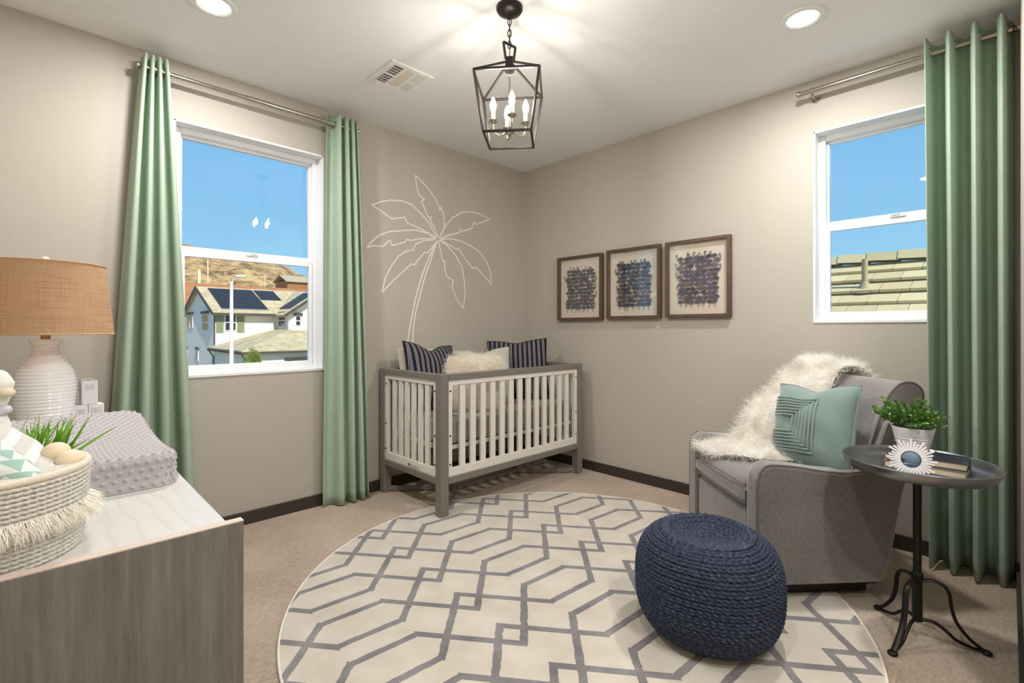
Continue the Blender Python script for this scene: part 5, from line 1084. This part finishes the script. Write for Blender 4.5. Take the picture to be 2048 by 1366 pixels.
o = obj('crown', MB().add(Vq, [(4 * i, 4 * i + 1, 4 * i + 2, 4 * i + 3) for i in range(nl_)]), k.bsdf(k.ramp(f_, [(0.35, srgb(70, 96, 34)), (0.65, srgb(170, 186, 84))]), 0.6, trans=(srgb(170, 190, 70), 0.3)), tr, fixn=False); o['kind'] = 'stuff'
# posts on the embankment and a far cottage
for px, dep, y0p, y1p, wd, nm, lab in ((398, 80, 540, 563, 0.42, 'marker_post', 'short thick beige post on the brown embankment'), (415.5, 80, 519, 564, 0.16, 'utility_pole', 'tall thin white pole on the brown embankment'), (530, 80, 550, 571, 0.12, 'fence_post', 'short thin white pole on the embankment right of the street lamp head')):
    b = atd(px, y1p + 4, dep); tt_ = atd(px, y0p, dep); m = MB().box(b[0] - wd / 2, b[0] + wd / 2, b[1] - wd / 2, b[1] + wd / 2, b[2], tt_[2]); m.box(b[0] - wd * 0.6, b[0] + wd * 0.6, b[1] - wd * 0.6, b[1] + wd * 0.6, tt_[2], tt_[2] + 0.08)
    tag(obj(nm, m, M('post_paint', (226, 206, 168), 0.8), None, fixn=False), lab, 'post')
fc = atd(592, 566, 90.0); fh = thing('hillside_cottage', 'low house under construction at the foot of the hill', 'house', (fc[0], fc[1], fc[2] - 1.5))
obj('wall', MB().box(fc[0] - 2.6, fc[0] + 4.6, fc[1] - 3, fc[1] + 3, fc[2] - 2.6, fc[2] + 0.1), M('raw_timber', (150, 104, 60), 0.8), fh)
obj('roof', slab([(fc[0] - 3, fc[1] - 3.4, fc[2]), (fc[0] + 5, fc[1] - 3.4, fc[2]), (fc[0] + 5, fc[1], fc[2] + 1.3), (fc[0] - 3, fc[1], fc[2] + 1.3)], 0.15).add(np.array([(fc[0] - 3, fc[1] + 3.4, fc[2]), (fc[0] + 5, fc[1] + 3.4, fc[2]), (fc[0] + 5, fc[1], fc[2] + 1.3), (fc[0] - 3, fc[1], fc[2] + 1.3)]), [(0, 1, 2, 3)]), M('plywood_roof', (176, 160, 132), 0.8), fh, fixn=False)

# the neighbouring tiled roof seen from the other window
RX, RZ, PIT = 7.1, 2.36, radians(30); nb_ = thing('neighbouring_house', 'neighbouring house with flat tan tiles on its roof and a vent pipe', 'house', (RX - 2.5, -1.8, GZ))
def rp(u_, y, lift=0.0): return np.array([RX - u_ * cos(PIT) - lift * sin(PIT), y, RZ - u_ * sin(PIT) + lift * cos(PIT)])
obj('roof_deck', MB().add(np.array([rp(0, -7), rp(0, 3.5), rp(4.6, 3.5), rp(4.6, -7), rp(0, -7, -0.15), rp(0, 3.5, -0.15), rp(4.6, 3.5, -0.15), rp(4.6, -7, -0.15)]), [(0, 1, 2, 3), (4, 7, 6, 5), (0, 4, 5, 1), (1, 5, 6, 2), (2, 6, 7, 3), (3, 7, 4, 0)]).add(np.array([rp(0, -7), rp(0, 3.5), (2 * RX - rp(4.6, 0)[0], 3.5, rp(4.6, 0)[2]), (2 * RX - rp(4.6, 0)[0], -7, rp(4.6, 0)[2])]), [(0, 1, 2, 3)]), M('roof_felt', (58, 50, 42), 0.95), nb_, fixn=False)
obj('wall', MB().box(RX - 3.6, RX + 3.6, -6.6, 3.1, GZ, RZ - 2.15), stucco, nb_)
k = N('concrete_tile'); rnd_ = k.n('ObjectInfo').outputs['Random']; f_ = k.noise(k.coord(), 5, 3); tile_m = k.bsdf(k.mix(k.math('MULTIPLY', f_, 0.5), k.ramp(rnd_, [(0.0, srgb(196, 178, 130)), (0.5, srgb(220, 200, 150)), (1.0, srgb(200, 190, 148))]), srgb(214, 196, 152)), 0.9)
ex_, tw_ = 0.385, 0.375; mt_ = MB(); thk = 0.05
q = [(0, 0, 0.012), (0, tw_ - 0.008, 0.012), (ex_ + 0.05, tw_ - 0.008, 0.085), (ex_ + 0.05, 0, 0.085)]; pts = [rp(u_, y, l) - rp(0, 0) for u_, y, l in q] + [rp(u_, y, l - thk) - rp(0, 0) for u_, y, l in q]
mt_.add(np.array(pts), [(0, 1, 2, 3), (4, 7, 6, 5), (0, 4, 5, 1), (1, 5, 6, 2), (2, 6, 7, 3), (3, 7, 4, 0)]); tme = mt_.mesh('roof_tile'); tme.materials.append(tile_m); nl0 = np.array(nb_.location)
for r in range(9):
    for c in range(17):
        y = -4.6 + c * tw_ + (r % 2) * tw_ * 0.5 + 0.04 * ((r * 7) % 3); p = rp(0.03 + r * ex_, y) - nl0; o = bpy.data.objects.new('roof_tile', tme); COL.objects.link(o); o.parent = nb_; o.location = p + np.array([0, 0, 0.006 * ((r * 5 + c * 3) % 3)])
mr = MB().prism([(-0.20, -0.05), (-0.11, 0.10), (0.11, 0.10), (0.20, -0.05), (0.16, -0.05), (0.09, 0.07), (-0.09, 0.07), (-0.16, -0.05)], 1, 0, 0.44); rme = mr.mesh('ridge_tile'); rme.materials.append(tile_m)
for c in range(15):
    o = bpy.data.objects.new('ridge_tile', rme); COL.objects.link(o); o.parent = nb_; o.location = np.array([RX, -4.6 + c * 0.43, RZ + 0.06]) - nl0; o.rotation_euler = (radians(3.0), 0, 0)
r_ = ray(1729.5, 583); t_ = (RZ - (RX - CAM[0]) * math.tan(PIT) - CAM[2]) / (r_[2] - r_[0] * math.tan(PIT)); vp = CAM + t_ * r_
vpm = M('vent_pipe_paint', (176, 158, 120), 0.8); vt = obj('vent_pipe', MB().tube([vp - [0, 0, 0.05], vp + [0, 0, 0.52]], 0.043, 16), vpm, nb_, smooth=True)
obj('flashing', MB().lathe([(0.0, 0.16), (0.05, 0.16), (0.10, 0.02), (0.20, -0.03), (0.0, -0.05)], 16, tuple(vp)).xf(np.eye(4)), vpm, vt, smooth=True)
